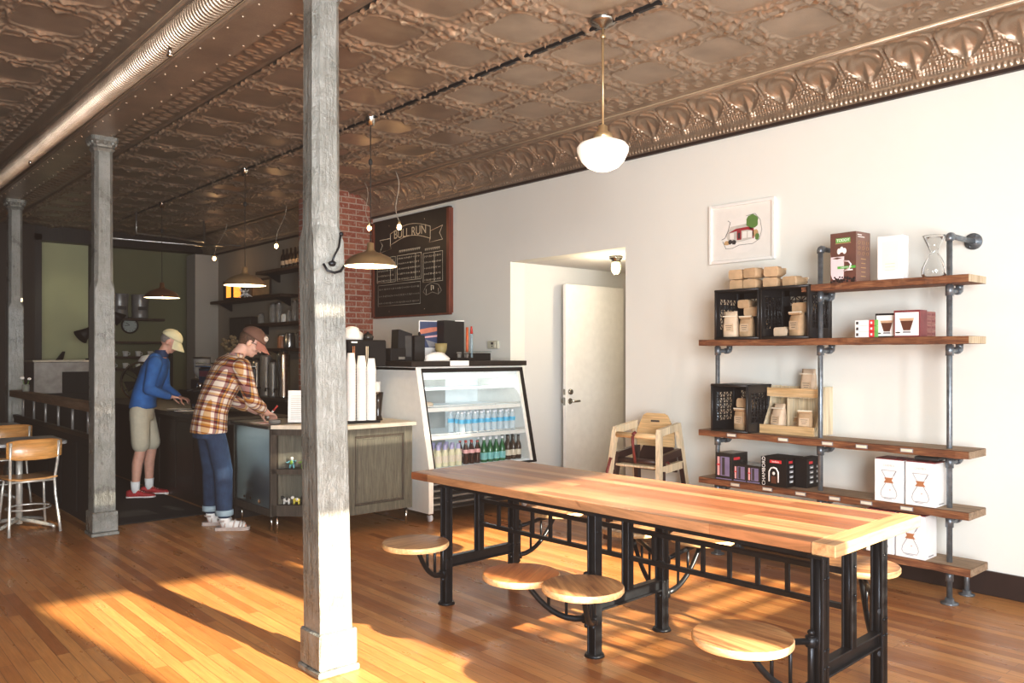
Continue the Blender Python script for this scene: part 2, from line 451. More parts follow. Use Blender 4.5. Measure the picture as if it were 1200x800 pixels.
# ------------------------------------------------------------------ room shell
b = MB().m('floor'); b.box(LX, 7.9, FY - .2, BY + .1, -.06, 0); struct(b.build('floor'))
b = MB().m('wall_paint')
D0, D1, DZ = 4.82, 6.38, 2.45
b.box(WX, WX + .2, FY, D0, 0, CZ + .1); b.box(WX, WX + .2, D1, 9.9, 0, CZ + .1); b.box(WX, WX + .2, D0, D1, DZ, CZ + .1)
struct(b.build('wall_right'))
plaster('falloff_plaster', (.36, .31, .25)); plaster('pier_plaster', (.42, .39, .34))  # rear wall colour darkened to stand in for light falloff
b = MB().m('falloff_plaster'); b.box(WX, WX + .2, 9.9, BY, 0, CZ + .1); struct(b.build('wall_right_rear'))
b = MB().m('white_plaster')
b.box(WX + .2, 7.6, D1, D1 + .12, 0, DZ); b.box(WX + .2, 7.6, D0 - .12, D0, 0, DZ); b.box(7.6, 7.7, D0 - .12, D1 + .12, 0, DZ); b.box(WX + .2, 7.7, D0 - .12, D1 + .12, DZ, DZ + .1)
struct(b.build('wall_passage'))
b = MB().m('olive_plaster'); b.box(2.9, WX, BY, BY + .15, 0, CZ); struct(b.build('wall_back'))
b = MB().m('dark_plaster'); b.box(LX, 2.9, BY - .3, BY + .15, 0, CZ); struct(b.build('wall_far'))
b = MB().m('pale_green_plaster'); b.box(3.0, 3.74, BY - .04, BY - .002, 1.2, 3.3); struct(b.build('wall_green'))
b = MB().m('espresso_wood'); b.box(2.9, 3.0, BY - .3, BY, 0, 3.4); b.box(3.74, 3.9, BY - .3, BY, 0, 3.4); b.box(2.9, 5.6, BY - .3, BY, 3.3, CZ); struct(b.build('trim_1'))
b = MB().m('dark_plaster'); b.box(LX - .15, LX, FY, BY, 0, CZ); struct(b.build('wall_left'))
# front wall with shop windows (behind the camera)
b = MB().m('wall_paint')
H = 2.64
for x0, x1, z0, z1 in [(LX, 7.9, H, CZ), (LX, 1.85, 0, H), (3.06, 3.42, 0, H), (5.45, 7.9, 0, H), (1.85, 3.06, 0, .5), (3.42, 5.45, 0, 1.5)]:  # wide pier and high right sill shaped to keep sun off the floor
    b.box(x0, x1, FY - .12, FY, z0, z1)
struct(b.build('wall_front'))
n = 0
for x0, x1, z0, z1 in [(1.85, 3.06, .5, H), (3.42, 5.45, 1.5, H)]:
    n += 1; b = MB().m('espresso_wood'); t_ = .035
    b.box(x0, x0 + t_, FY - .1, FY - .02, z0, z1); b.box(x1 - t_, x1, FY - .1, FY - .02, z0, z1); b.box(x0, x1, FY - .1, FY - .02, z0, z0 + t_); b.box(x0, x1, FY - .1, FY - .02, z1 - t_, z1)
    if n == 2:
        for k in range(3): b.box(x0, x1, FY - .09, FY - .07, 1.58 + k * .085, 1.62 + k * .085)  # unseen slats added to throw light stripes on the floor
    struct(b.build('window_%d' % n))

# ceiling: pressed tin tiles, real relief
TS = .616
def grid_mesh(name, H, w, d, mat):
    ny, nx = H.shape
    xs = np.linspace(0, w, nx); ys = np.linspace(0, d, ny)
    X, Y = np.meshgrid(xs, ys)
    v = np.stack([X, Y, H], -1).reshape(-1, 3)
    i = np.arange(nx - 1)[None, :] + (np.arange(ny - 1) * nx)[:, None]
    f = np.stack([i, i + 1, i + nx + 1, i + nx], -1).reshape(-1, 4)
    me = bpy.data.meshes.new(name); me.from_pydata(v.tolist(), [], f.tolist()); me.materials.append(M[mat])
    me.polygons.foreach_set('use_smooth', [True] * len(me.polygons)); me.update(); return me
def g_(x, c, w): return np.exp(-((x - c) / w) ** 2)
def tile_h(nx=73, ny=73):
    u, v = np.meshgrid(np.linspace(0, 1, nx), np.linspace(0, 1, ny))
    du = np.minimum(u, 1 - u); dv = np.minimum(v, 1 - v)
    h = np.zeros_like(u)
    # flat straps along the tile edges, double bead
    h += .012 * (du < .045) + .010 * g_(du, .06, .012)
    h += .012 * (dv < .030) + .010 * g_(dv, .045, .010) * (np.abs(u - .5) > .14)
    # scrolls marching along the edges
    sc1 = .010 * (.5 + .5 * np.sin(u * 2 * PI * 9)) * g_(dv, .115 + .03 * np.sin(u * 2 * PI * 2 + PI / 2), .03)
    sc2 = .010 * (.5 + .5 * np.sin(v * 2 * PI * 9)) * g_(du, .125 + .03 * np.sin(v * 2 * PI * 2 + PI / 2), .03)
    h += sc1 + sc2
    # bead outlining the cartouche
    r = ((np.abs(u - .5) / .37) ** 3.2 + (np.abs(v - .5) / .37) ** 3.2) ** (1 / 3.2)
    h += .009 * g_(r, .96 + .03 * np.cos(8 * np.arctan2(v - .5, u - .5)), .035)
    # half-round fans at the edge centres
    for cu, cv in ((.5, 0), (.5, 1), (0, .5), (1, .5)):
        rr = np.hypot(u - cu, v - cv)
        h += .014 * g_(rr, .125, .014) + .008 * g_(rr, .085, .012) + .006 * (rr < .06)
    for cu, cv in ((0, 0), (0, 1), (1, 0), (1, 1)):
        rr = np.hypot(u - cu, v - cv)
        h += .012 * g_(rr, .15, .02) * (.6 + .4 * np.sin(np.arctan2(v - cv, u - cu) * 12)) + .008 * (rr < .05)
    return -h * 1.35
CX0 = 1.27                                        # left edge of the right field
me = grid_mesh('ceiling', tile_h(), TS, .60, 'tin')
def arr(o, nx, ny, dx, dy):
    m_ = o.modifiers.new('ax', 'ARRAY'); m_.count = nx; m_.use_relative_offset = False; m_.use_constant_offset = True; m_.constant_offset_displace = (dx, 0, 0)
    m_ = o.modifiers.new('ay', 'ARRAY'); m_.count = ny; m_.use_relative_offset = False; m_.use_constant_offset = True; m_.constant_offset_displace = (0, dy, 0)
o = bpy.data.objects.new('ceiling', me); COL.objects.link(o); o.location = (2.505, -.09 , CZ); arr(o, 4, 26, TS, .60); struct(o)
o = bpy.data.objects.new('ceiling.001', me); COL.objects.link(o); o.location = (1.50 - 4 * TS, -.09, CZ); arr(o, 4, 26, TS, .60); struct(o)
b = MB().m('tin'); b.box(LX, 5.8, FY, BY, CZ + .012, CZ + .1); struct(b.build('ceiling_panel'))
# border strips with small repeated scrolls
def border_h(nx=40, ny=40):
    u, v = np.meshgrid(np.linspace(0, 1, nx), np.linspace(0, 1, ny))
    h = .010 * g_(np.hypot((u - .35) * 1.3, v - .3), .18, .05) + .010 * g_(np.hypot((u - .65) * 1.3, v - .75), .18, .05) + .012 * ((u < .05) | (u > .95))
    return -h
mb_ = grid_mesh('ceiling_border', border_h(), .28, .15, 'tin')
for i, x in enumerate((1.50, 2.225)):
    o = bpy.data.objects.new('trim_2' if i == 0 else 'trim_2.%03d' % i, mb_); COL.objects.link(o); o.location = (x, -.6, CZ); arr(o, 1, 104, 0, .15); struct(o)
o = bpy.data.objects.new('trim_3', mb_); COL.objects.link(o); o.location = (4.97, -.6, CZ); arr(o, 1, 104, 0, .15); struct(o)

# cornice with heart motifs
def cornice():
    P_ = .312; ns, ntt = 60, 56
    s = np.linspace(0, 1, ns); t = np.linspace(0, 1, ntt)
    S, T = np.meshgrid(s, t)                     # S: 0 at wall bottom .. 1 at ceiling
    ang = S * PI / 2
    # cove from (5.6,3.21) to (5.27,3.53)
    px = 5.585 - .30 * (1 - np.cos(ang)); pz = 3.235 + .285 * np.sin(ang)
    nx = -np.cos(ang); nz = -np.sin(ang); nx, nz = -np.sin(ang) * 0 - np.cos(ang * .9 ) , -np.sin(ang * .9)
    x = (T - .5) * 2.0; y = (S - .20) / .62 * 2 - 1   # motif frame, y -1..1 upward
    # heart : implicit curve
    X = x * 1.28; Y = y * 1.05 - .12
    q = (X ** 2 + Y ** 2 - 1); F = q ** 3 - X ** 2 * np.clip(Y, -2, 2) ** 3
    ins = (F < 0) & (S > .15)
    dF = np.abs(F) / (np.abs(q) * 6 + .6)
    h = .006 * np.ones_like(S)
    h = h + .017 * np.exp(-(dF / .05) ** 2) * (S > .14) * (S < .95)
    h = h - .010 * ins
    dia = (np.abs(X) * 3.0 + np.abs(Y + .45) * 1.15)
    h = h + .020 * np.clip(1 - dia, 0, 1) * (S > .15)
    tex = (np.sin((T * 14 + S * 16) * PI) * np.sin((T * 14 - S * 16) * PI))
    h = h + .006 * tex * (~ins) * (S > .18) * (S < .82)
    for cx_ in (-.93, .93):
        rr = np.hypot(x - cx_, (y + .45) * .8); h = h + .009 * np.exp(-((rr - .22) / .06) ** 2) + .010 * (rr < .08)
    h = h + .012 * np.exp(-((S - .075) / .035) ** 2) * (.5 + .5 * np.cos(T * 2 * PI * 9))
    h = h + .006 * ((S < .02) | (S > .96)) + .006 * np.exp(-((S - .15) / .012) ** 2) + .008 * np.exp(-((S - .90) / .02) ** 2)
    V = np.stack([px + nx * h, T * P_, pz + nz * h], -1).reshape(-1, 3)
    i = np.arange(ns - 1)[None, :] + (np.arange(ntt - 1) * ns)[:, None]
    f = np.stack([i, i + ns, i + ns + 1, i + 1], -1).reshape(-1, 4)
    me = bpy.data.meshes.new('cornice'); me.from_pydata(V.tolist(), [], f.tolist()); me.materials.append(M['tin'])
    me.polygons.foreach_set('use_smooth', [True] * len(me.polygons)); me.update()
    o = bpy.data.objects.new('trim_4', me); COL.objects.link(o); o.location = (0, 1.962 - .156 - .312 * 9, 0); arr(o, 1, 53, 0, P_); struct(o)
    b = MB().m('dark_baseboard'); b.box(5.565, 5.6, FY, BY, 3.215, 3.238); b.m('tin'); b.tube([(5.27, FY, 3.512), (5.27, BY, 3.512)], .016, 8); struct(b.build('trim_5'))
cornice()

# beam and ribbed cove duct
b = MB().m('tin')
b.prism([(1.775, 3.285), (2.0, 3.285), (2.03, 3.33), (2.03, CZ), (1.60, CZ), (1.59, 3.41), (1.61, 3.385), (1.74, 3.385), (1.75, 3.30)], FY, BY, 'y')
for k in range(70):
    y = 1.0 + k * .2
    for x in (1.80, 1.975): b.ell((x, y, 3.284), (.009, .009, .006), 6, 4)
b.tube([(1.755, FY, 3.30), (1.755, BY, 3.30)], .012, 8); b.tube([(2.03, FY, 3.34), (2.03, BY, 3.34)], .012, 8); b.tube([(1.595, FY, 3.40), (1.595, BY, 3.40)], .012, 8)
b.box(1.47, 1.52, FY, BY, 3.512, CZ + .01)
for k in range(90): b.ell((1.50, 1 + k * .16, 3.51), (.008, .008, .006), 6, 4)
b.build('trim_6')['kind'] = 'structure'
prof = []
yy = .5
while yy < 15:
    prof += [(.054, yy), (.070, yy + .006), (.072, yy + .014), (.070, yy + .022), (.054, yy + .028)]; yy += .036
b = MB().m('galvanised'); b.lathe(prof, (1.672, 0, 3.342), 24, True, 'y', False)
d = b.build('ceiling_duct'); d.data.materials[0] = M['tin']
tag(d, 'long ribbed metal duct running under the ceiling beside the beam', 'duct')
b = MB().m('chrome'); b.tube([(1.66, 4.9, 3.285), (1.66, 4.9, 3.24)], .012, 10); b.ell((1.66, 4.9, 3.237), (.02, .02, .012)); sp = b.build('duct_nozzle', d)
b = MB().m('chrome'); b.tube([(1.66, 8.6, 3.285), (1.66, 8.6, 3.24)], .012, 10); b.build('duct_nozzle', d)

# conduit for pendants
b = MB().m('black_iron'); b.tube([(3.72, FY, 3.506), (3.72, 13, 3.506)], .013, 8); b.box(3.745, 3.765, FY, BY, 3.505, 3.52)
tag(b.build('ceiling_conduit'), 'dark conduit line running along the ceiling through the pendant lamp mounts', 'conduit')
# skirting
b = MB().m('dark_baseboard')
b.box(5.575, 5.6, FY, D0, 0, .15, .004); b.box(5.575, 5.6, D1, BY, 0, .15, .004); struct(b.build('baseboard_right'))
# brick pier, far pier
b = MB().m('brick'); b.box(5.0, 5.6, 9.05, 9.9, 0, CZ); o = b.build('wall_brick'); struct(o)
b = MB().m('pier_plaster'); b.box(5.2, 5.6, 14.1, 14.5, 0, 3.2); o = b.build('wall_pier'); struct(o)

# columns -----------------------------------------------------------
def column(x, y, label, hook=False, lean=(0, 0)):
    t = thing('column', label, 'column', (x, y, 0), 0, 'painted cast columns under the beam')
    b = MB().m('column'); b.box(-.108, .108, -.108, .108, 0, .03, .006); b.box(-.1, .1, -.1, .1, .03, .20, .008); b.build('plinth', t)
    b = MB().m('column')
    def ring(z, w, ch, n=1):
        c = ch; k = min(z, 2.1) / 2.1; lx, ly = lean[0] * k, lean[1] * k
        return [(px + lx, py + ly, z) for px, py in [(w, w - c), (w - c, w), (-w + c, w), (-w, w - c), (-w, -w + c), (-w + c, -w), (w - c, -w), (w, -w + c)]]
    b.loft([ring(.2, .085, .006), ring(.6, .083, .006), ring(1.3, .081, .006), ring(2.03, .080, .008), ring(2.10, .072, .026), ring(2.6, .071, .028), ring(3.17, .070, .028)], True, True, False)
    b.build('shaft', t)
    b = MB().m('column'); b.loft([ring(3.165, .070, .02), ring(3.19, .071 if hook else .088, .03), ring(3.205, .075, .02), ring(3.22, .08, .02), ring(3.25, .105, .02), ring(3.285, .105, .02)], True, True, False)
    for k in (-.06, 0, .06):
        for sgn in (-1, 1): b.ell((k, sgn * .09, 3.235), (.018, .015, .02), 8, 6); b.ell((sgn * .09, k, 3.235), (.015, .02, .02), 8, 6)
    b.build('capital', t)
    if hook:
        b = MB().m('black_iron')
        b.tube([(.03, -.06, 2.06), (.01, -.08, 2.0), (-.015, -.085, 1.96), (-.03, -.09, 1.93)], .005, 8)
        b.tube([(-.07, -.08, 1.915), (-.06, -.095, 1.885), (-.025, -.10, 1.875), (.01, -.095, 1.885), (.03, -.09, 1.91)], .006, 8)
        b.ell((-.025, -.08, 1.92), (.02, .014, .013), 10, 8); b.ell((.032, -.063, 2.065), (.012, .008, .01), 8, 6)
        b.build('coat_hook', t)
    return t
column(1.925, 3.505, 'nearest grey painted column with small iron coat hook on its side', True, (-.028, .022))
column(1.945, 7.36, 'middle grey painted column, its plinth beside the black floor mat')
column(1.965, 11.0, 'farthest grey painted column standing at the far end of the wooden rail')
# ================================================================== communal table with swing seats
tb = thing('communal_table', 'long communal table with reclaimed plank top, black iron frame and eight round swing-out seats', 'table', (3.388, 2.915, 0), R_(2.0))
b = MB().m('table_top'); b.box(-.425, .425, -1.265, 1.365, .715, .76, .003); b.build('tabletop', tb)
b = MB().m('table_end_wood'); b.box(-.43, .43, -1.365, -1.266, .712, .762, .004); b.build('end_board', tb)
LXA, LXB, LXM = -.395, .16, -.135
YS = (-1.285, -.12, 1.05)
def channel(b, x, y, z0, z1, w=.027):
    b.box(x - w, x + w, y - w, y - w + .010, z0, z1, .002); b.box(x - w, x + w, y + w - .010, y + w, z0, z1, .002); b.box(x - .008, x + .008, y - w, y + w, z0, z1)
    b.cyl(x, y, z0, z1, w * .72, None, 12)
for yi, y in enumerate(YS):
    for x in (LXA, LXB):
        b = MB().m('black_iron'); channel(b, x, y, .012, .712); b.cyl(x, y, 0, .014, .052, .045, 16)
        for z in (.27, .34, .62):
            for sx in (-1, 1): b.ell((x + sx * .015, y - .028, z), (.006, .005, .006), 8, 5)
        b.box(x - .045, x + .045, y - .03, y + .03, .700, .712)
        b.build('leg', tb)
    b = MB().m('black_iron'); channel(b, LXM, y, .28, .712, .023)
    b.ell((LXM, y - .026, .62), (.007, .005, .007), 8, 5); b.ell((LXM, y - .026, .5), (.007, .005, .007), 8, 5); b.build('upright', tb)
    b = MB().m('black_iron'); b.box(LXA + .02, LXB - .02, y - .022, y + .022, .275, .283, .002); b.box(LXA + .02, LXB - .02, y - .022, y + .022, .218, .226, .002); b.box(LXA + .02, LXB - .02, y - .004, y + .004, .22, .28)
    b.build('cross_rail', tb)
b = MB().m('black_iron')
for z in (.445, .592): b.box(LXM - .014, LXM + .014, YS[0], YS[2], z - .011, z + .011, .002)
y = YS[0] + .13
while y < YS[2] - .05:
    b.box(LXM - .008, LXM + .008, y - .009, y + .009, .45, .59); y += .1445
b.build('lattice_rail', tb)
b = MB().m('black_iron')
for x in (LXA + .02, LXB): b.box(x - .015, x + .015, YS[0], YS[2], .69, .712)
b.build('top_rail', tb)
def to_local(wx, wy):
    dx, dy = wx - 3.388, wy - 2.915; c, s_ = math.cos(R_(2)), math.sin(R_(2))
    return dx * c + dy * s_, -dx * s_ + dy * c
seats = [((2.625, 3.794), (LXA, YS[2]), 0, .45), ((2.647, 2.936), (LXA, YS[1]), 1, .445), ((2.691, 2.568), (LXA, YS[1]), 0, .455), ((2.672, 1.729), (LXA, YS[0]), 0, .45),
         ((4.016, 1.923), (LXB, YS[0]), 0, .45), ((3.954, 2.824), (LXB, YS[1]), 0, .45), ((3.826, 3.247), (LXB, YS[1]), 0, .45), ((3.887, 3.957), (LXB, YS[2]), 0, .45)]
for i, ((wx, wy), (px, py), dk, z) in enumerate(seats):
    cx, cy = to_local(wx, wy); r = .187
    b = MB().m('seat_wood_dark' if dk else 'seat_wood')
    b.lathe([(0.001, z), (r - .012, z), (r - .004, z - .002)], (0, 0, 0), 40)
    b.m('rim_wood'); b.lathe([(r - .004, z - .002), (r, z - .008), (r, z - .024), (r - .006, z - .032)], (0, 0, 0), 40)
    b.m('seat_wood'); b.lathe([(r - .006, z - .032), (.001, z - .032)], (0, 0, 0), 40)
    st = b.build('swing_seat', tb, (cx, cy, 0), rotz=.5 * i)
    d = Vector((cx - px, cy - py, 0)); L = d.length; u = d.normalized()
    if dk: st['label'] = 'darker reddish-brown round wooden seat'
    # swing arm : hinge sleeve on the leg, upper strap, curved lower brace
    b = MB().m('black_iron')
    def W(t, zz): return Vector((px, py, 0)) + u * t + Vector((0, 0, zz))
    h0 = .045
    b.tube([W(h0, .17), W(h0, .40)], .013, 10); 
    for zz in (.19, .375): b.tube([W(h0, zz - .02), W(h0, zz + .02)], .022, 12); b.tube([W(-.03, zz), W(h0, zz)], .012, 8)
    b.ell(W(h0, .41), (.015, .015, .012), 10, 6); b.ell(W(h0, .155), (.011, .011, .013), 10, 6)
    m_ = L - .02
    b.tube([W(h0, .375), W(h0 + (m_ - h0) * .5, .395), W(m_, .408)], .013, 8)
    pts = []
    for k in range(9):
        t = k / 8; pts.append(W(h0 + (m_ - h0) * (t ** .8), .19 + (.40 - .19) * (t ** 1.9)))
    b.tube(pts, [.016, .016, .015, .014, .014, .013, .013, .013, .014], 8)
    for t in (.33, .62):
        zz = .19 + (.21) * (t ** 2.3); b.tube([W(h0 + (m_ - h0) * t, zz), W(h0 + (m_ - h0) * t, .39)], .008, 6)
    e = W(L, 0); b.lathe([(.022, .405), (.03, .41), (.06, z - .034), (.06, z - .032)], (e.x, e.y, 0), 16, True)
    arm = b.build('swing_arm', tb)

# ================================================================== pipe shelf
sh = thing('pipe_shelf', 'tall open shelf unit of rough reclaimed planks on grey steel pipes against the white wall', 'shelf', (5.214, 2.7, 0))
def P_(y): return y - 2.7
PY = (1.95, 2.77, 3.586)
pl = [(1.81, 2.855, 1.961), (1.81, 3.69, 1.602), (1.81, 3.69, .930), (1.81, 3.69, .575), (1.80, 3.69, .250)]
for k, (y) in enumerate(PY):
    top = (2.205, 2.205, 1.845)[k]
    b = MB().m('pipe_steel'); b.tube([(0, P_(y), .0), (0, P_(y), top - .02)], .0165, 12)
    b.lathe([(.05, 0), (.05, .008), (.028, .012), (.024, .035)], (0, P_(y), 0), 20, True)
    for (a0, a1, z) in pl:
        if a0 < y < a1: b.tube([(0, P_(y), z - .115), (0, P_(y), z - .052)], .023, 12)
    b.build('post', sh)
    b = MB().m('pipe_steel')
    b.tube([(0, P_(y), top - .03), (0, P_(y), top - .012), (.004, P_(y), top - .004), (.014, P_(y), top), (.04, P_(y), top)], .023, 12)
    b.tube([(.02, P_(y), top), (.375, P_(y) + .0, top)], .0165, 12)
    b.lathe([(.024, .35), (.028, .366), (.052, .370), (.052, .384), (.001, .385)], (0, P_(y), top), 24, True, 'x')
    for q in range(4):
        a = q * PI / 2 + .5; b.ell((.369, P_(y) + .037 * math.cos(a), top + .037 * math.sin(a)), (.004, .006, .006), 6, 4)
    b.build('wall_bracket', sh)
    for (a0, a1, z) in pl[:4]:
        if a0 < y < a1:
            b = MB().m('pipe_steel'); zz = z - .083
            b.tube([(0, P_(y), zz), (.12, P_(y), zz)], .0165, 10)
            b.tube([(.10, P_(y), zz), (.135, P_(y), zz), (.150, P_(y), zz + .006), (.155, P_(y), zz + .02), (.155, P_(y), zz + .038)], .022, 12)
            b.build('shelf_arm', sh)
    b = MB().m('pipe_steel'); b.tube([(.27, P_(y), 0), (.27, P_(y), .205)], .0165, 10); b.lathe([(.045, 0), (.045, .008), (.026, .012), (.024, .03)], (.27, P_(y), 0), 20, True); b.build('rear_foot', sh)
for k, (y0, y1, z) in enumerate(pl):
    rough = random.Random(k)
    b = MB().m('shelf_wood' if k < 2 else 'shelf_wood')
    x0, x1 = -.094, .17
    n = 26; rings = []
    for i in range(n + 1):
        y = P_(y0) + (y1 - y0) * i / n; j = rough.uniform(-.004, .004); kx = rough.uniform(-.003, .003)
        rings.append([(x0 + j, y, z - .044 + kx), (x0 + j, y, z - .003), (x0 + .006, y, z), (x1, y, z), (x1, y, z - .044), (x0 + .006, y, z - .046 + kx)])
    b.loft(rings, False, True, False)
    pk = b.build('plank', sh)
    b = MB().m('end_grain' if k < 2 else 'shelf_wood_grey')
    b.box(x0 + .002, x1 - .001, P_(y0) - .003, P_(y0) + .002, z - .043, z - .001); b.build('plank_end', pk)
    b = MB().m('end_grain' if k < 2 else 'shelf_wood_grey'); b.box(x0 + .004, x1 - .001, P_(y1) - .002, P_(y1) + .002, z - .043, z - .001); b.build('plank_end', pk)
    if k >= 2:
        b = MB().m('shelf_wood_grey'); b.quad((x0 + .008, P_(y0), z + .0012), (x1, P_(y0), z + .0012), (x1, P_(y1), z + .0012), (x0 + .008, P_(y1), z + .0012)); b.build('plank_face', pk)
    for ty in ({2: (3.40, 2.99, 2.67, 2.44, 2.16), 3: (3.37, 3.11, 2.86, 2.62, 2.41, 2.16)}.get(k, ())):
        b = MB().m('ink_grey'); b.box(x0 - .0065, x0 - .003, P_(ty) - .038, P_(ty) + .038, z - .034, z - .010)
        b.m('label_cream'); b.box(x0 - .0085, x0 - .006, P_(ty) - .033, P_(ty) + .033, z - .030, z - .014); b.build('tag_holder', pk)

# ------------------------------------------------------------------ coffee bags
def bag_proto(kind):
    """standing kraft bag, base centre at origin, front faces -X : width along Y"""
    w, d, h = .052, .034, .19
    b = MB().m('kraft' if kind != 'light' else 'kraft_light')
    def ring(z, w_, d_, c=.35):
        return [(d_, w_ * (1 - c), z), (d_ * .6, w_, z), (-d_ * .6, w_, z), (-d_, w_ * (1 - c), z), (-d_, -w_ * (1 - c), z), (-d_ * .6, -w_, z), (d_ * .6, -w_, z), (d_, -w_ * (1 - c), z)]
    if kind == 'fold':
        b.loft([ring(0, w, d, .15), ring(.03, w * 1.03, d * 1.08), ring(.09, w, d * 1.05), ring(.125, w * .98, d * .8), ring(.142, w * .96, d * .35), ring(.148, w * .96, d * .25)], True)
        b.box(-d * .95, d * .3, -w * .96, w * .96, .138, .152, .004)
    else:
        b.loft([ring(0, w, d, .15), ring(.03, w * 1.03, d * 1.08), ring(.09, w, d * 1.02), ring(.14, w * .97, d * .7), ring(.165, w * .95, d * .22), ring(h, w * .97, d * .10)], True)
    o = b.build('bag_body')
    b = MB().m('kraft_label'); b.box(-d * 1.13, -d * 1.06, -w * .7, w * .7, .045, .10); b.m('ink_dark')
    for k in range(3): b.box(-d * 1.15, -d * 1.12, -w * (.5 - .1 * k), w * (.5 - .1 * k), .086 - k * .014, .089 - k * .014)
    l = b.build('bag_label')
    b = MB().m('label_cream'); b.box(-d * .9, -d * .55, -w * .99, w * .99, .150, .158); 
    tie = b.build('bag_tie'); return o, l, tie
protos = {}
def bag(kind, label, loc, rot=(0, 0, 0), group='kraft paper coffee bags on the pipe shelf', sc=1.0):
    if kind not in protos:
        e = thing('coffee_bag', label, 'bag', loc, 0, group); o, l, t = bag_proto(kind)
        for q in (o, l, t): q.parent = e
        protos[kind] = e
    else: e = dup(protos[kind], label=label, group=group)
    e.location = loc; e.rotation_euler = rot; e.scale = (sc, sc, sc); return e
CT = 1.602 + .36  # top of crates on the second shelf
LIE = (0, -PI / 2, 0)
# lying bags: rotate so the long axis runs along X, label up
def lie(label, x, y, z, rz=0, kind='fold', sc=1.0):
    # long axis along X with the base towards the camera
    return bag(kind, label, (x, y, z + .037 * sc), (0, PI / 2, rz), sc=sc)
lie('kraft coffee bag at far left of the lower row on the black crates', 5.17, 3.40, CT)
lie('kraft coffee bag second from left in the lower row on the crates', 5.165, 3.285, CT)
lie('kraft coffee bag third from left, lower row, on the crates', 5.17, 3.125, CT, .08)
lie('low kraft coffee bag at the right end of the row on the black crates', 5.18, 2.985, CT, -.1)
lie('kraft coffee bag at left of the upper row piled on top of the black crates', 5.165, 3.405, CT + .076, .05)
lie('kraft coffee bag in the middle of the upper row piled on the black crates', 5.155, 3.28, CT + .078, -.15)
lie('kraft coffee bag at right of the upper row piled on the black crates', 5.165, 3.115, CT + .076, .12)

# ------------------------------------------------------------------ milk crates
def crate(y0, y1, x0, depth, z0, h, label):
    """open side faces -X"""
    t = thing('milk_crate', label, 'crate', (x0, (y0 + y1) / 2, z0)); W = (y1 - y0) / 2
    def lattice(b, fn, A, B, na, nb):
        # fn(a,bb)->point, builds struts on a 2D grid in a,b
        for i in range(na + 1):
            a = A[0] + (A[1] - A[0]) * i / na; b.tube([fn(a, B[0]), fn(a, B[1])], .0045, 5)
        for j in range(nb + 1):
            c = B[0] + (B[1] - B[0]) * j / nb; b.tube([fn(A[0], c), fn(A[1], c)], .0045, 5)
        da = (A[1] - A[0]) / na; db = (B[1] - B[0]) / nb
        for i in range(na):
            for j in range(nb):
                a, c = A[0] + i * da, B[0] + j * db
                b.tube([fn(a, c), fn(a + da, c + db)], .004, 4, False) if (i + j) % 2 else b.tube([fn(a + da, c), fn(a, c + db)], .004, 4, False)
    for sy, nm in ((-1, 'side_panel'), (1, 'side_panel')):
        b = MB().m('crate_black'); Y = sy * (W - .006)
        b.box(0, depth, Y - .004, Y + .004, 0, .07, .001); b.box(0, depth, Y - .004, Y + .004, h - .06, h, .001)
        b.box(0, .04, Y - .006, Y + .006, 0, h, .002); b.box(depth - .04, depth, Y - .006, Y + .006, 0, h, .002)
        lattice(b, lambda a, c, Y=Y: (a, Y, c), (.05, depth - .05), (.07, h - .06), 5, 5); b.build(nm, t)
    b = MB().m('crate_black'); b.box(depth - .008, depth, -W, W, 0, .09); b.box(depth - .008, depth, -W, W, h - .05, h); b.box(depth - .008, depth, -W, -W + .05, 0, h); b.box(depth - .008, depth, W - .05, W, 0, h)
    b.box(depth - .008, depth, -W, W, .09, h * .66); lattice(b, lambda a, c: (depth - .004, a, c), (-W + .05, W - .05), (h * .66, h - .05), 6, 2); b.build('bottom_panel', t)
    b = MB().m('crate_black'); b.box(0, depth, -W, W, 0, .010, .002); b.build('wall_panel', t); b = MB().m('crate_black'); b.box(0, depth, -W, W, h - .010, h, .002); b.build('wall_panel', t)
    b = MB().m('crate_black')
    for (a, c) in (((0, -W + .007, .004), (0, -W + .007, h - .004)), ((0, W - .007, .004), (0, W - .007, h - .004)), ((0, -W, .008), (0, W, .008)), ((0, -W, h - .008), (0, W, h - .008))): b.tube([a, c], .010, 8)
    b.build('rim', t); return t
crate(3.165, 3.53, 5.10, .31, 1.602, .36, 'black lattice milk crate on its side at the left end of the second shelf')
crate(2.79, 3.155, 5.10, .31, 1.602, .36, 'black lattice milk crate on its side on the second shelf, right of another crate')
crate(3.255, 3.562, 5.10, .31, .931, .345, 'black lattice milk crate on its side on the third shelf down, beside the wooden rack')
# bags inside
bag('light', 'pale shiny coffee bag standing at lower left in the left upper crate', (5.17, 3.44, 1.613), (0, 0, .1), sc=1.02)
bag('fold', 'kraft coffee bag standing at lower right in the left upper crate', (5.20, 3.325, 1.613), (0, 0, -.05), sc=1.0)
bag('fold', 'slim coffee bag squeezed against the right wall of the left upper crate', (5.26, 3.215, 1.613), (0, 0, .1), sc=.85)
bag('fold', 'kraft coffee bag lying on the standing bags in the left upper crate', (5.22, 3.31, 1.613 + .155), (0, PI / 2, .3), sc=.95).location.z = 1.613 + .19
bag('fold', 'topmost kraft coffee bag lying under the roof of the left upper crate', (5.20, 3.36, 1.86), (0, PI / 2, 0), sc=.85)
bag('light', 'small coffee bag lying on the floor of the right upper crate', (5.19, 3.06, 1.65), (0, PI / 2, -.1), sc=.95)
bag('fold', 'creased kraft coffee bag standing in the right upper crate', (5.18, 2.915, 1.613), (0, 0, -.3), sc=1.1)
bag('fold', 'kraft coffee bag lying on top of the standing bag in the right upper crate', (5.20, 2.92, 1.815), (0, PI / 2, 0), sc=1.0)
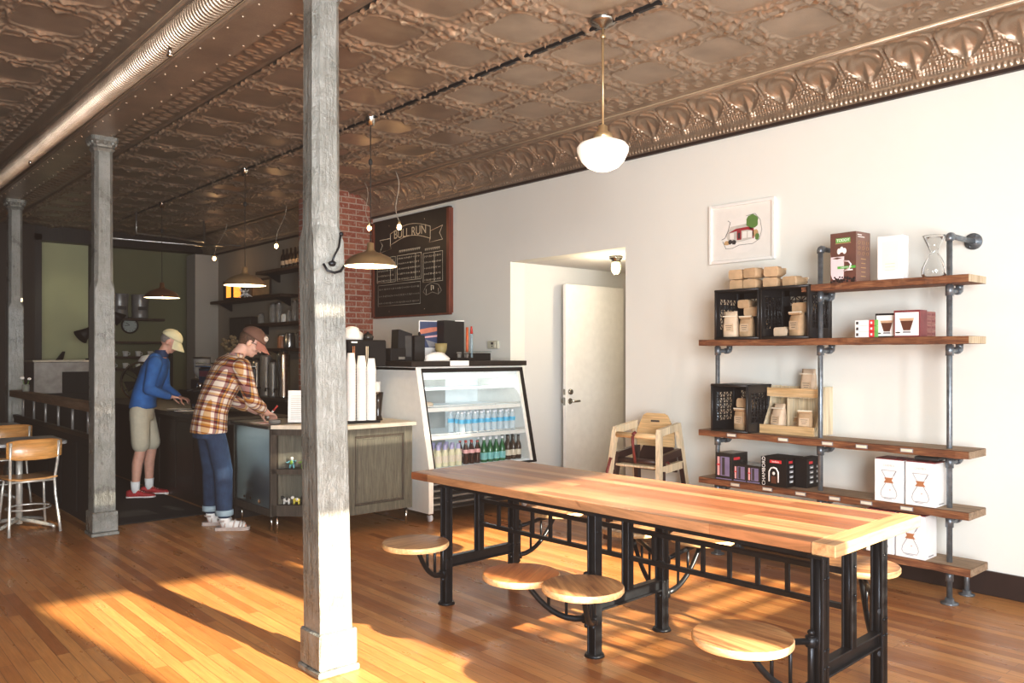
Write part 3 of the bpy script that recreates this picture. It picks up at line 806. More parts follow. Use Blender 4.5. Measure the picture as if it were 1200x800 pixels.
bag('fold', 'kraft coffee bag standing in the crate on the third shelf down', (5.20, 3.37, .945), (0, 0, -.1), sc=1.0)
bag('fold', 'kraft coffee bag leaning on top inside the crate on the third shelf down', (5.22, 3.37, 1.14), (0, PI / 2 + .2, .2), sc=1.0)

# ------------------------------------------------------------------ two tier wooden rack
rk = thing('display_rack', 'two-tier pale birch rack holding coffee bags on the third shelf down', 'rack', (5.235, 3.04, .931))
for yy in (-.199, .199):
    b = MB().m('birch_light'); b.prism([(.02, 0), (.27, 0), (.27, .335), (.16, .335), (.13, .19)], yy - .009, yy + .009, 'y'); b.build('side_panel', rk)
b = MB().m('birch'); b.box(.0, .016, -.208, .208, 0, .062, .002); b.build('front_lip', rk)
b = MB().m('birch'); b.box(.10, .116, -.208, .208, .26, .322, .002); b.build('front_lip', rk)
b = MB().m('birch_light'); b.box(.01, .26, -.19, .19, .004, .018); b.box(.11, .27, -.19, .19, .255, .268); b.box(.10, .24, .03, .045, .02, .25); b.build('tray', rk)
b = MB().m('birch_light'); b.box(.26, .268, -.19, .19, 0, .33); b.build('back_panel', rk)
bag('light', 'coffee bag standing at left in the lower tier of the wooden rack', (5.30, 3.14, .952), (0, .12, -.2), sc=1.0)
bag('fold', 'coffee bag leaning at right in the lower tier of the wooden rack', (5.30, 2.93, .952), (0, .12, .25), sc=.95)
bag('fold', 'small flat coffee bag behind the others in the lower tier of the rack', (5.40, 3.05, .952), (0, .1, 0), sc=.6)
bag('light', 'coffee bag standing in the upper tier of the wooden rack beside the pipe', (5.42, 2.97, 1.20), (0, .05, 0), sc=1.0)

# ------------------------------------------------------------------ boxes on shelves (faces -X and -Y seen)
def face_x(b, x, y, z, w, h, m, dx=.001):   # printed panel on a -X face, centre (y,z)
    b.m(m); b.box(x - dx, x, y - w / 2, y + w / 2, z - h / 2, z + h / 2)
def face_y(b, x, y, z, w, h, m, dy=.001):
    b.m(m); b.box(x - w / 2, x + w / 2, y - dy, y, z - h / 2, z + h / 2)
# brewer box with a mug
t = thing('coffee_brewer_box', 'tall brown carton printed with a pale coffee mug on the top shelf', 'box', (5.14, 2.575, 1.961), R_(-4))
b = MB().m('box_brown'); b.box(0, .17, -.09, .09, 0, .325, .001); b.m('box_brown_side'); b.box(.001, .169, -.0912, -.09, .001, .324); bx_ = b.build('carton', t)
b = MB(); face_x(b, 0, .0, .275, .10, .03, 'sign_green'); face_x(b, 0, 0, .256, .11, .003, 'ink_tan')
b.m('mug_lilac'); b.prism([(.085, .055), (.075, .028), (.065, .022), (.005, .022), (-.005, .03), (-.008, .17), (.086, .17)], -.002, 0, 'x')
b.m('coffee_brown'); b.prism([(.075, .160), (.04, .153), (.005, .160), (.04, .167)], -.003, -.002, 'x')
b.m('mug_lilac'); b.tube([(-.001, -.008, .14), (-.001, -.04, .135), (-.001, -.055, .115), (-.001, -.045, .09), (-.001, -.008, .075)], .006, 6)
face_x(b, -.0021, -.025, .098, .125, .016, 'leaf_green')
face_x(b, -.0, -.03, .08, .075, .008, 'paper_white')
b.m('bean_dark'); 
for k in range(34): b.ell((-.0005, random.uniform(-.085, .085), random.uniform(.004, .038)), (.003, .009, .007), 7, 5)
b.m('box_white')
for k in range(3): b.ell((-.0002, -.01 + .02 * k, .205 + .01 * (k % 2)), (.0008, .014, .02), 8, 6)
b.build('printed_front', t)
text('name_sign_text', 'TODDY', .026, 'paper_white', bx_, (-.0016, 0, .275), ROT_NX)
text('name_sign_text', 'CAFÉ AND TEA', .011, 'paper_white', bx_, (-.0045, -.025, .098), ROT_NX)
b = MB()
face_y(b, .04, -.0912, .305, .05, .006, 'paper_white'); face_y(b, .06, -.0912, .292, .08, .005, 'paper_white')
for r_ in range(3):
    for c_ in range(3): b.m('ink_tan'); b.lathe([(.014, -.0005), (.014, .0008), (.010, .0008), (.010, -.0005)], (.035 + .05 * c_, -.0918, .255 - .035 * r_), 12, False, 'y')
for k in range(5): face_y(b, .085, -.0912, .15 - .028 * k, .06 - .01 * (k % 2), .005, 'ink_tan')
b.build('printed_side', t)
# white carton
t = thing('white_carton', 'plain white upright carton on the top shelf beside the brown mug carton', 'box', (5.16, 2.28, 1.961), R_(3))
b = MB().m('box_white'); b.box(0, .09, -.078, .078, 0, .275, .002); b.build('carton', t)
b = MB(); face_x(b, 0, 0, .15, .10, .18, 'box_offwhite'); 
for k in range(3): face_x(b, -.001, 0, .10 - k * .02, .06, .004, 'label_cream')
b.build('printed_front', t)
# glass brewer
t = thing('glass_carafe', 'clear hourglass glass coffee brewer standing near the right end of the top shelf', 'carafe', (5.27, 2.06, 1.961))
b = MB().m('clear_glass'); b.lathe([(.001, .003), (.06, .004), (.072, .02), (.07, .06), (.045, .12), (.022, .155), (.03, .18), (.065, .26), (.066, .262), (.028, .18), (.02, .155), (.042, .12), (.066, .06), (.068, .022), (.056, .008), (.001, .007)], (0, 0, 0), 32); b.build('glass_body', t)
# small red/white boxes (filters)
lab = ['bottom', 'middle', 'top']
for k in range(3):
    t = thing('filter_box', '%s one of three small white and red boxes stacked on the second shelf' % lab[k], 'box', (5.15, 2.43, 1.603 + k * .037), 0, 'small white and red boxes stacked on the second shelf')
    b = MB().m('box_white'); b.box(0, .12, -.02, .07, 0, .036, .001); b.m('red_print'); b.box(-.0005, .12, -.055, -.02, 0, .036, .001); b.m('sign_green'); b.box(0, .12, -.072, -.055, 0, .036, .001); b.build('carton', t)
    b = MB(); face_x(b, 0, .055, .018, .015, .018, 'ink_dark'); face_x(b, -.001, -.037, .018, .012, .014, 'paper_white'); b.build('printed_front', t)
# glass cup cartons
def cup_box(y, x, s, dark, label):
    t = thing('cup_carton', label, 'box', (x, y, 1.602))
    b = MB().m('black_plastic' if dark else 'maroon_print'); b.box(0, .10, -s / 2, s / 2, 0, s + .005, .001); b.build('carton', t)
    b = MB(); face_x(b, 0, 0, s / 2, s * .9, s * .9, 'box_white')
    b.m('coffee_brown'); b.prism([(s * .27, s * .70), (-s * .27, s * .70), (-s * .13, s * .25), (s * .13, s * .25)], -.002, -.001, 'x')
    b.m('crema'); b.prism([(s * .28, s * .72), (-s * .28, s * .72), (-s * .24, s * .62), (s * .24, s * .62)], -.003, -.002, 'x')
    b.m('ink_grey'); b.prism([(s * .13, s * .22), (-s * .13, s * .22), (-s * .16, s * .15), (s * .16, s * .15)], -.002, -.001, 'x')
    b.m('bean_dark'); b.ell((-.001, s * .34, s * .17), (.001, s * .10, s * .03), 8, 5); b.build('printed_front', t); return t
cup_box(2.305, 5.17, .145, True, 'black-edged carton with a printed coffee glass, partly behind a matching carton')
cup_box(2.165, 5.13, .158, False, 'maroon-edged carton with a printed coffee glass at front of the second shelf')
k = 0
for row in range(4):
    for c_ in range(2):
        t = thing('small_carton', 'small pink-brown carton, %s layer, %s column of the block behind the coffee glass carton' % (('lowest', 'second', 'third', 'top')[row], ('front', 'rear')[c_]), 'box', (5.235 + .066 * c_, 2.165, 1.602 + row * .0395), 0, 'pink-brown cartons stacked behind the coffee glass carton')
        b = MB().m('brick_pink'); b.box(0, .064, -.077, .077, 0, .0385, .001); b.build('carton', t)
        b = MB(); face_y(b, .032, -.077, .020, .05, .012, 'maroon_print'); b.build('printed_side', t)
# dark cartons on the fourth shelf
z4 = .577
def dark_box(x, y, w, h, d, label):
    t = thing('press_carton', label, 'box', (x, y, z4))
    b = MB().m('dark_gloss'); b.box(0, d, -w / 2, w / 2, 0, h, .001); b.build('carton', t)
    b = MB(); face_x(b, 0, -.01, h * .5, w * .55, h * .72, 'purple_grey'); face_x(b, -.001, w * .02, h * .5, w * .16, h * .66, 'ink_dark'); face_x(b, -.001, w * .32, h * .5, w * .14, h * .70, 'label_pink'); face_x(b, -.002, w * .32, h * .55, w * .2, h * .06, 'red_print')
    face_x(b, 0, 0, .006, w * .95, .008, 'purple_grey'); face_y(b, d * .3, -w / 2, h * .8, d * .4, h * .1, 'red_print'); face_y(b, d * .5, -w / 2, h * .4, d * .7, h * .45, 'purple_grey'); b.build('printed_front', t)
dark_box(5.13, 3.475, .14, .195, .20, 'taller dark carton at the left end of the fourth shelf down')
dark_box(5.14, 3.347, .108, .125, .18, 'left one of two low dark cartons on the fourth shelf down')
dark_box(5.14, 3.235, .108, .125, .18, 'right one of two low dark cartons, beside the large lettered carton')
def letter_box(x, y, label, big):
    t = thing('press_carton', label, 'box', (x, y, z4))
    b = MB().m('black_plastic'); b.box(0, .22, -.1 if big else -.045, .1 if big else .045, 0, .20, .001); bb = b.build('carton', t)
    b = MB()
    if big:
        b.m('paper_white'); b.tube([(-.0005, .035, .03), (-.0005, .035, .10), (-.0005, .02, .125), (-.0005, 0, .13), (-.0005, -.02, .125), (-.0005, -.035, .10), (-.0005, -.035, .03)], .006, 5); b.ell((-.0005, 0, .09), (.001, .012, .012), 10, 6)
        face_x(b, 0, .0, .045, .04, .05, 'coffee_brown'); face_x(b, 0, -.015, .172, .09, .022, 'red_print')
    face_y(b, .05, -.1 if big else -.045, .172, .05, .018, 'red_print')
    for r_ in range(4):
        for c_ in range(2): face_y(b, .06 + c_ * .09, -.1 if big else -.045, .14 - .034 * r_, .05, .018, 'ink_grey'); face_y(b, .06 + c_ * .09, (-.1 if big else -.045) - .001, .137 - .034 * r_, .03, .008, 'paper_white')
    b.build('printed_front', t)
    if big:
        text('carton_text', 'CHAMBORD', .036, 'paper_white', bb, (-.0006, .077, .10), (PI / 2, -PI / 2, -PI / 2)); text('carton_text', 'bodum', .02, 'paper_white', bb, (-.0018, -.015, .172), ROT_NX)
letter_box(5.13, 3.07, 'large black carton with white lettering down its left edge on the fourth shelf', True)
letter_box(5.22, 2.915, 'narrow black carton just right of the large lettered black carton', False)
# white hourglass brewer cartons
def brewer(x, y, z, label):
    t = thing('brewer_carton', label, 'box', (x, y, z), 0, 'white cartons printed with an hourglass glass brewer')
    b = MB().m('box_white'); b.box(0, .17, -.088, .088, 0, .262, .001); bb = b.build('carton', t)
    b = MB().m('maroon_print'); b.box(.004, .166, -.084, .084, .262, .268, .001); b.tube([(.02, -.04, .267), (.06, -.03, .272), (.1, -.045, .268)], .003, 5); b.build('lid', t)
    b = MB().m('ink_grey')
    def ln(p, r=.0016): b.tube([(-.0003, a, c) for a, c in p], r, 5)
    ln([(.045, .195), (.012, .135), (.02, .115), (.045, .07), (.05, .045), (.04, .025), (-.04, .025), (-.05, .045), (-.045, .07), (-.02, .115), (-.012, .135), (-.045, .195), (.045, .195)]); ln([(-.045, .195), (-.03, .165)], .003); ln([(.03, .02), (-.02, .017)], .0015)
    b.m('copper_wood'); b.prism([(.026, .15), (-.026, .15), (-.018, .135), (-.03, .118), (.03, .118), (.018, .135)], -.003, 0, 'x'); b.ell((-.001, -.008, .075), (.0015, .003, .004), 6, 4)
    b.m('ink_grey'); b.box(.05, .12, -.0895, -.088, .012, .018); b.build('printed_front', t)
    text('carton_text', 'CHEMEX', .018, 'ink_pale', bb, (-.0006, 0, .225), ROT_NX)
brewer(5.13, 2.275, z4 , 'white hourglass brewer carton at left on the fourth shelf down')
brewer(5.13, 2.085, z4, 'white hourglass brewer carton at right on the fourth shelf down, beside the pipe')
brewer(5.13, 2.33, .252, 'white hourglass brewer carton at left on the bottom shelf, half behind the table')
brewer(5.13, 2.145, .252, 'white hourglass brewer carton at right on the bottom shelf')
t = thing('flat_box', 'flat dark box lying on the right white brewer carton on the fourth shelf', 'box', (5.2, 2.09, z4 + .2715)); b = MB().m('charcoal'); b.box(0, .16, -.08, .06, 0, .018, .002); b.build('carton', t)

# ------------------------------------------------------------------ framed print
t = thing('framed_print', 'white framed colour sketch of a small red building under a green tree', 'picture', (5.598, 3.622, 2.45))
W, Hh = .295, .235
b = MB().m('frame_white')
b.box(-.03, 0, -W + .025, W - .025, Hh - .025, Hh, .003); b.box(-.03, 0, -W + .025, W - .025, -Hh, -Hh + .025, .003); b.box(-.03, 0, -W, -W + .025, -Hh, Hh, .003); b.box(-.03, 0, W - .025, W, -Hh, Hh, .003); b.build('frame', t)
b = MB().m('mat_board'); b.box(-.012, -.003, -W + .02, W - .02, -Hh + .02, Hh - .02); pr = b.build('mat', t)
b = MB()
def poly(pts, m, lay=1): b.m(m); b.prism(pts, -.0125 - .0009 * lay, -.0125 - .0009 * (lay - 1), 'x')
def blob(cy, cz, ry, rz, m, lay=1, n=14, seed=0):
    rr = random.Random(seed); poly([(cy + ry * math.cos(2 * PI * k / n) * rr.uniform(.8, 1.1), cz + rz * math.sin(2 * PI * k / n) * rr.uniform(.8, 1.1)) for k in range(n)], m, lay)
blob(.0, -.01, .20, .145, 'print_paper', 1, 20, 3)
poly([(.14, -.02), (.10, .05), (-.05, .06), (-.10, .04), (-.10, -.06), (.05, -.08), (.12, -.06)], 'ink_pale', 2)
poly([(.12, .0), (.05, .03), (-.06, .035), (-.10, .02), (-.10, .0), (-.06, .012), (.05, .01)], 'ink_red', 3)
poly([(-.10, .02), (-.11, .02), (-.11, -.06), (-.10, -.06)], 'ink_red', 3); poly([(.04, .01), (.0, .01), (.0, -.06), (.04, -.06)], 'ink_red', 3)
poly([(.03, -.005), (.01, -.005), (.01, -.05), (.03, -.05)], 'ink_dark', 4)
for yy in (.085, -.03, -.075): poly([(yy + .018, .0), (yy - .018, .0), (yy - .018, -.05), (yy + .018, -.05)], 'print_paper', 4)
blob(-.10, .07, .055, .06, 'ink_green', 3, 16, 5); blob(-.075, .09, .03, .03, 'ink_tan', 2, 10, 6); blob(-.125, -.02, .03, .03, 'ink_tan', 3, 10, 7); blob(-.14, -.05, .02, .03, 'ink_green', 4, 10, 8)
blob(.13, -.075, .03, .02, 'ink_tan', 3, 10, 9); blob(.10, -.07, .02, .02, 'ink_dark', 4, 9, 10); blob(.065, -.075, .02, .02, 'ink_dark', 4, 9, 11)
b.m('ink_dark'); b.tube([(-.015, .18, -.045), (-.015, .15, -.035), (-.015, .12, .02), (-.015, .10, .085), (-.015, .12, .10)], .002, 5)
b.tube([(-.0145, .17, -.06), (-.0145, .14, -.12), (-.0145, .08, -.12), (-.0145, .02, -.10), (-.0145, -.10, -.10), (-.0145, -.16, -.07), (-.0145, -.18, 0), (-.0145, -.165, .08), (-.0145, -.12, .13), (-.0145, -.04, .12)], .0015, 5)
b.build('drawing', pr)
# thermostat
t = thing('thermostat', 'small cream thermostat box on the white wall between fridge and doorway', 'thermostat', (5.602, 6.64, 1.592))
b = MB().m('thermostat'); b.box(-.028, 0, -.085, .085, -.042, .042, .006); b.box(-.034, 0, -.05, .03, -.036, .036, .004); b.build('housing', t)
b = MB().m('ink_dark'); b.box(-.0355, -.034, -.02, .015, .002, .025); b.box(-.0355, -.034, -.012, .008, -.022, -.010); b.build('display', t)

# ------------------------------------------------------------------ high chairs (stacked)
def high_chair(loc, rz, mats, label, strap=False):
    main, rail, seat = mats
    t = thing('high_chair', label, 'high chair', loc, rz)
    # front faces -X ; width along Y .5 ; height .76
    for s_ in (-1, 1):
        b = MB().m(main); y = s_ * .20; yo = s_ * .25; w = .018
        def bar(p0, p1, wd=.024):
            p0 = Vector(p0); p1 = Vector(p1); d = (p1 - p0).normalized(); n = Vector((-d.z, 0, d.x)).normalized() * wd
            b.loft([[p0 + n + Vector((0, -w, 0)), p0 + n + Vector((0, w, 0)), p0 - n + Vector((0, w, 0)), p0 - n + Vector((0, -w, 0))], [p1 + n + Vector((0, -w, 0)), p1 + n + Vector((0, w, 0)), p1 - n + Vector((0, w, 0)), p1 - n + Vector((0, -w, 0))]], True, True, False)
        bar((-.24, yo, .02), (-.15, y, .69)); bar((.24, yo, .02), (.13, y, .745)); bar((-.165, y, .685), (.15, y, .72), .028); bar((-.19, y * 1.1, .40), (.19, y * 1.1, .42), .03); bar((-.23, yo, .09), (.23, yo, .09), .02)
        b.build('side_frame', t)
    b = MB().m(rail); b.tube([(-.155, -.2, .655), (-.155, .2, .655)], .022, 12); b.build('front_bar', t)
    b = MB().m(rail); b.box(-.25, -.225, -.19, .19, .10, .145, .004); b.build('footrest', t)
    b = MB().m(seat); b.box(-.17, .19, -.19, .19, .405, .425, .006); b.build('seat', t)
    b = MB().m(rail)
    b.prism([(-.17, .55), (-.17, .68), (-.11, .80), (-.08, .815), (.08, .815), (.11, .80), (.17, .68), (.17, .55)], .125, .142, 'x'); o = b.build('backrest', t)
    b = MB().m('ink_dark'); b.box(.1235, .1255, -.04, .04, .745, .76, .003); b.build('hand_slot', o)
    if strap:
        b = MB().m('leather_strap'); b.tube([(-.18, .02, .655), (-.18, .02, .60), (-.175, .0, .44)], .012, 8); b.tube([(-.155, .01, .68), (-.18, .02, .66)], .016, 8); b.build('strap', t)
        b = MB().m('leather_strap'); b.tube([(-.20, .21, .47), (-.215, .235, .36), (-.22, .24, .30)], .014, 8); b.m('nickel'); b.box(-.235, -.205, .215, .26, .27, .31, .004); b.build('strap', t)
        b = MB().m('leather_strap'); b.tube([(-.17, -.19, .44), (-.05, -.21, .46), (.0, -.225, .40)], .010, 8); b.build('strap', t)
    return t
high_chair((5.16, 4.19, 0), R_(8), ('dark_walnut', 'dark_walnut', 'dark_walnut'), 'dark brown wooden high chair underneath the pale one by the wall')
high_chair((5.14, 4.20, .20), R_(8), ('birch_light', 'birch', 'birch_light'), 'pale wooden high chair with dark red strap, stacked on a dark one by the wall', True)

# ------------------------------------------------------------------ door in the passage
t = thing('passage_door', 'white flush door standing open inside the passage with chrome lever and deadbolt', 'door', (7.12, 6.18, 0), 0)
b = MB().m('white_enamel'); b.box(-.93, 0, -.022, .022, .01, 2.24, .003); b.build('door_leaf', t)
b = MB().m('nickel'); b.lathe([(.001, -.042), (.028, -.042), (.032, -.022)], (-.865, 0, 1.09), 16, True, 'y'); b.tube([(-.865, -.022, .99), (-.865, -.065, .99), (-.80, -.068, .99), (-.76, -.064, .99)], .012, 8); b.lathe([(.03, -.03), (.034, -.022)], (-.865, 0, .99), 16, True, 'y'); b.build('lever_handle', t)
b = MB().m('nickel'); b.lathe([(.02, .022), (.02, .05), (.032, .062), (.034, .08), (.022, .092), (.001, .094)], (-.865, 0, .99), 16, True, 'y'); b.build('door_knob', t)
b = MB().m('nickel'); b.box(-.932, -.93, -.014, .014, .95, 1.03); b.box(-.932, -.93, -.014, .014, 1.06, 1.12); b.build('latch_plate', t)
t = thing('caged_ceiling_light', 'glowing glass jar lamp with metal cage under the passage ceiling', 'lamp', (6.06, 5.34, 2.45))
b = MB().m('nickel'); b.lathe([(.001, 0), (.065, 0), (.065, -.025), (.045, -.04), (.045, -.06), (.001, -.06)], n=20); b.build('lamp_base', t)
plain('jar_glow', (1, .9, .6), .3, 0, .02, emit=(1, .82, .42), estr=5)
b = MB().m('jar_glow'); b.lathe([(.038, -.06), (.045, -.09), (.045, -.13), (.03, -.165), (.001, -.172)], n=20); b.build('glass_jar', t)
b = MB().m('nickel')
for k in range(4):
    a = k * PI / 2; b.tube([(.05 * math.cos(a), .05 * math.sin(a), -.055), (.053 * math.cos(a), .053 * math.sin(a), -.13), (.02 * math.cos(a), .02 * math.sin(a), -.18)], .003, 6)
b.lathe([(.052, -.10), (.055, -.103), (.052, -.106)], n=20); b.build('cage', t)
# ================================================================== counter run
ct = thing('service_counter', 'long dark service counter with wooden edge where the two customers stand', 'counter', (3.0, 9.45, 0))
b = MB().m('espresso_wood'); b.box(.03, .62, -2.2, 2.3, 0, .855)
for k in range(9): b.box(.02, .03, -2.2 + .5 * k, -2.2 + .5 * k + .47, .10, .80, .003)
b.build('cabinet_body', ct)
b = MB().m('espresso_wood'); b.box(-.05, .66, -2.24, 2.32, .856, .90, .004); b.build('counter_top', ct)
# glass display case
dc = thing('display_case', 'low glass-fronted display case on chrome legs beside the man in plaid', 'display case', (3.0, 6.83, 0))
b = MB().m('grey_oak_dark'); b.box(0, .5, -.37, .37, .135, .20, .004); b.box(0, .03, -.385, -.36, .135, .87, .003); b.box(0, .03, .36, .385, .135, .87, .003); b.build('case_frame', dc)
b = MB().m('box_white'); b.box(.46, .48, -.37, .37, .2, .86); b.box(.02, .46, -.37, .37, .2, .206); b.build('back_panel', dc); b = MB().m('box_white'); b.box(.02, .46, .352, .358, .206, .86); b.build('end_panel', dc); b = MB().m('box_white'); b.box(.02, .46, -.358, -.352, .206, .86); b.build('end_panel', dc)
b = MB().m('case_glass'); b.box(.004, .010, -.36, .36, .2, .865); b.build('front_glass', dc)
b = MB().m('case_glass'); b.box(-.02, .5, -.38, .39, .885, .893, .001); b.build('top_glass', dc)
b = MB().m('charcoal'); b.box(-.025, .5, -.39, .39, .868, .885, .002); b.build('top_rail', dc)
for x, y in ((.05, -.3), (.05, .3), (.42, -.3), (.42, .3)):
    b = MB().m('chrome'); b.cyl(x, y, 0, .135, .011, None, 10); b.build('leg', dc)
# corner shelf unit turned 45 degrees
cu = thing('corner_shelf_unit', 'grey-brown open shelf cabinet set diagonally at the counter corner, holding tiny toys', 'cabinet', (3.225, 6.225, 0), R_(-45))
W = .308
TRI = [(-W, 0), (W, 0), (0, .30)]
b = MB().m('grey_oak_dark')
b.prism([(-W, 0), (-W + .045, 0), (-W + .045, .04), (-W + .03, .03)], .145, .868); b.build('side_panel', cu)
b = MB().m('grey_oak_dark'); b.prism([(W, 0), (W - .045, 0), (W - .045, .04), (W - .03, .03)], .145, .868); b.build('side_panel', cu)
b = MB().m('grey_oak_dark'); b.prism(TRI, .145, .235); b.build('base_panel', cu)
b = MB().m('grey_oak_dark'); b.prism(TRI, .82, .868); b.build('top_panel', cu)
b = MB().m('grey_oak_dark'); b.prism(TRI, .495, .535); b.build('shelf_board', cu)
b = MB().m('grey_oak'); b.prism([(-W, .0), (0, .30), (0, .315), (-W - .01, .008)], .15, .86); b.build('back_panel', cu); b = MB().m('grey_oak'); b.prism([(W, .0), (0, .30), (0, .315), (W + .01, .008)], .15, .86); b.build('back_panel', cu)
for x in (-W + .03, W - .03):
    b = MB().m('chrome'); b.cyl(x * .95, .015, 0, .145, .011, None, 10); b.build('leg', cu)
# panelled cabinet
cb = thing('panel_cabinet', 'grey oak cabinet with recessed panel door on thin chrome legs beside the fridge', 'cabinet', (3.78, 6.0, 0))
b = MB().m('grey_oak'); b.box(-.33, .33, .012, .72, .145, .868, .003); b.build('cabinet_body', cb)
b = MB().m('grey_oak'); x0, x1, z0, z1 = -.33, .33, .15, .866
fw = .085
b.box(x0 + fw, x1 - fw, -.008, .012, z1 - .06, z1, .003); b.box(x0 + fw, x1 - fw, -.008, .012, z0, z0 + .075, .003); b.box(x0, x0 + fw, -.008, .012, z0, z1, .003); b.box(x1 - fw, x1, -.008, .012, z0, z1, .003)
b.box(x0 + fw, x1 - fw, .004, .012, z0, z1)
b.m('grey_oak_dark')
for a0, a1, c0, c1 in ((x0 + fw, x1 - fw, z1 - .078, z1 - .06), (x0 + fw, x1 - fw, z0 + .075, z0 + .093), (x0 + fw, x0 + fw + .016, z0 + .075, z1 - .06), (x1 - fw - .016, x1 - fw, z0 + .075, z1 - .06)): b.box(a0, a1, -.004, .008, c0, c1, .004)
b.m('grey_oak'); b.box(x0 + fw + .03, x1 - fw - .03, -.002, .006, z0 + .105, z1 - .09, .003)
b.build('door', cb)
for x, y in ((-.30, .03), (.29, .03), (-.30, .65), (.29, .65)):
    b = MB().m('chrome'); b.cyl(x, y, 0, .145, .011, None, 10); b.build('leg', cb)
b = MB().m('chrome'); b.tube([(.29, .03, .02), (.29, .65, .02)], .007, 6); b.tube([(-.30, .65, .05), (.29, .65, .05)], .007, 6); b.build('leg_brace', cb)
b = MB().m('label_cream')
b.prism([(3.0, 6.44), (3.43, 5.965), (4.135, 5.965), (4.135, 6.74), (3.52, 6.74), (3.52, 6.44)], .870, .902)
tag(b.build('stone_countertop'), 'pale stone countertop over the corner shelf unit and oak cabinet', 'countertop')

# toys
def toy(x, z, pal, label, fourleg=False):
    a = R_(-45); px = 3.225 + x * math.cos(a) - .06 * math.sin(a) * 1.0; py = 6.225 + x * math.sin(a) + .06 * math.cos(a)
    t = thing('toy_figure', label, 'toy', (px, py, z), a, 'tiny toy figures in the corner shelf unit')
    b = MB().m(pal[0])
    if not fourleg:
        b.ell((0, 0, .052), (.02, .014, .024)); b.tube([(-.012, 0, .035), (-.018, 0, .003)], [.010, .008], 8); b.tube([(.012, 0, .035), (.018, 0, .003)], [.010, .008], 8)
        b.tube([(-.018, 0, .062), (-.034, -.008, .05), (-.038, -.02, .055)], .006, 8); b.tube([(.018, 0, .062), (.034, -.008, .062), (.04, -.02, .07)], .006, 8)
        o = b.build('body', t); b = MB().m(pal[1]); b.ell((0, 0, .085), (.015, .014, .015)); b.build('head', t); b = MB().m(pal[2]); b.ell((0, -.012, .052), (.014, .008, .018)); b.build('belly', t)
    else:
        b.ell((0, 0, .036), (.032, .017, .019))
        for sx in (-.02, .02):
            for sy in (-.008, .008): b.tube([(sx, sy, .03), (sx, sy, .001)], .006, 8)
        b.build('body', t); b = MB().m(pal[1]); b.ell((-.034, 0, .055), (.016, .013, .014)); b.build('head', t); b = MB().m(pal[2]); b.ell((.006, -.006, .042), (.014, .013, .015)); b.build('patch', t)
toy(-.155, .535, ('toy_blue', 'toy_white', 'toy_green'), 'left small green and blue toy figure on the upper shelf')
toy(-.05, .535, ('toy_green', 'toy_green', 'toy_yellow'), 'small green and yellow toy figure right on the upper shelf')
toy(-.20, .236, ('toy_white', 'toy_black', 'toy_black'), 'tiny black and white toy cow at left on the lower shelf', True)
toy(-.115, .236, ('toy_yellow', 'toy_white', 'toy_white'), 'tiny yellow and white toy animal in the middle of the lower shelf', True)
toy(-.03, .236, ('toy_white', 'toy_black', 'toy_black'), 'tiny white toy animal with dark patch at right on the lower shelf', True)
# teddy bears in the case
def bear(x, y, s, label, m='teddy', rz=0.0):
    t = thing('teddy_bear', label, 'teddy bear', (x, y, .206), rz); b = MB().m(m)
    b.ell((0, 0, .10 * s), (.085 * s, .095 * s, .10 * s)); b.ell((-.02 * s, 0, .235 * s), (.068 * s, .075 * s, .066 * s))
    for sg in (-1, 1):
        b.ell((-.01 * s, sg * .06 * s, .295 * s), (.014 * s, .026 * s, .026 * s)); b.ell((-.10 * s, sg * .065 * s, .035 * s), (.055 * s, .034 * s, .034 * s)); b.ell((-.06 * s, sg * .10 * s, .13 * s), (.03 * s, .03 * s, .055 * s))
    b.build('body', t); b = MB().m('teddy_light'); b.ell((-.08 * s, 0, .215 * s), (.03 * s, .034 * s, .026 * s)); o = b.build('muzzle', t)
    b = MB().m('eye_dark'); b.ell((-.108 * s, 0, .225 * s), (.008 * s, .011 * s, .008 * s)); b.build('nose', o)
    for sg in (-1, 1): b = MB().m('eye_dark'); b.ell((-.082 * s, sg * .03 * s, .255 * s), (.007 * s, .007 * s, .007 * s)); b.build('eye', t)
bear(3.16, 6.93, 1.0, 'brown teddy bear sitting left inside the glass display case')
bear(3.14, 6.66, .85, 'lighter brown teddy bear sitting right inside the glass display case', 'teddy_light', .3)
# sign on the counter
t = thing('menu_stand', 'white slanted menu card stand on the glass counter corner', 'sign', (3.30, 6.55, .9025), R_(-30))
b = MB().m('paper_white'); b.prism([(.0, 0), (.16, 0), (.16, .03), (.075, .275), (.065, .275)], -.085, .085, 'x'); bb = b.build('card', t)
b = MB().m('ink_pale')
for k in range(12):
    f = .1 + k * .065; b.box(-.06, .06, .075 * f * 0 + (.065 * f) - .0015 , (.065 * f), .275 * f, .275 * f + .004)
b.build('print_lines', bb)
t = thing('glass_ashtray', 'small round clear glass dish on the glass counter top', 'dish', (3.12, 6.62, .9))
b = MB().m('jar_glass'); b.lathe([(.001, .0), (.05, .0), (.055, .03), (.048, .03), (.044, .008), (.001, .008)], n=24); b.build('dish_body', t)
t = thing('red_flyer', 'red and white paper lying on the counter under the plaid man\'s hands', 'paper', (3.13, 6.83, .8935)); b = MB().m('paper_white'); b.box(-.09, .09, -.12, .12, 0, .002); b.build('sheet', t); b = MB().m('label_pink'); b.box(-.08, .08, -.10, .0, .002, .003); b.build('print', t)

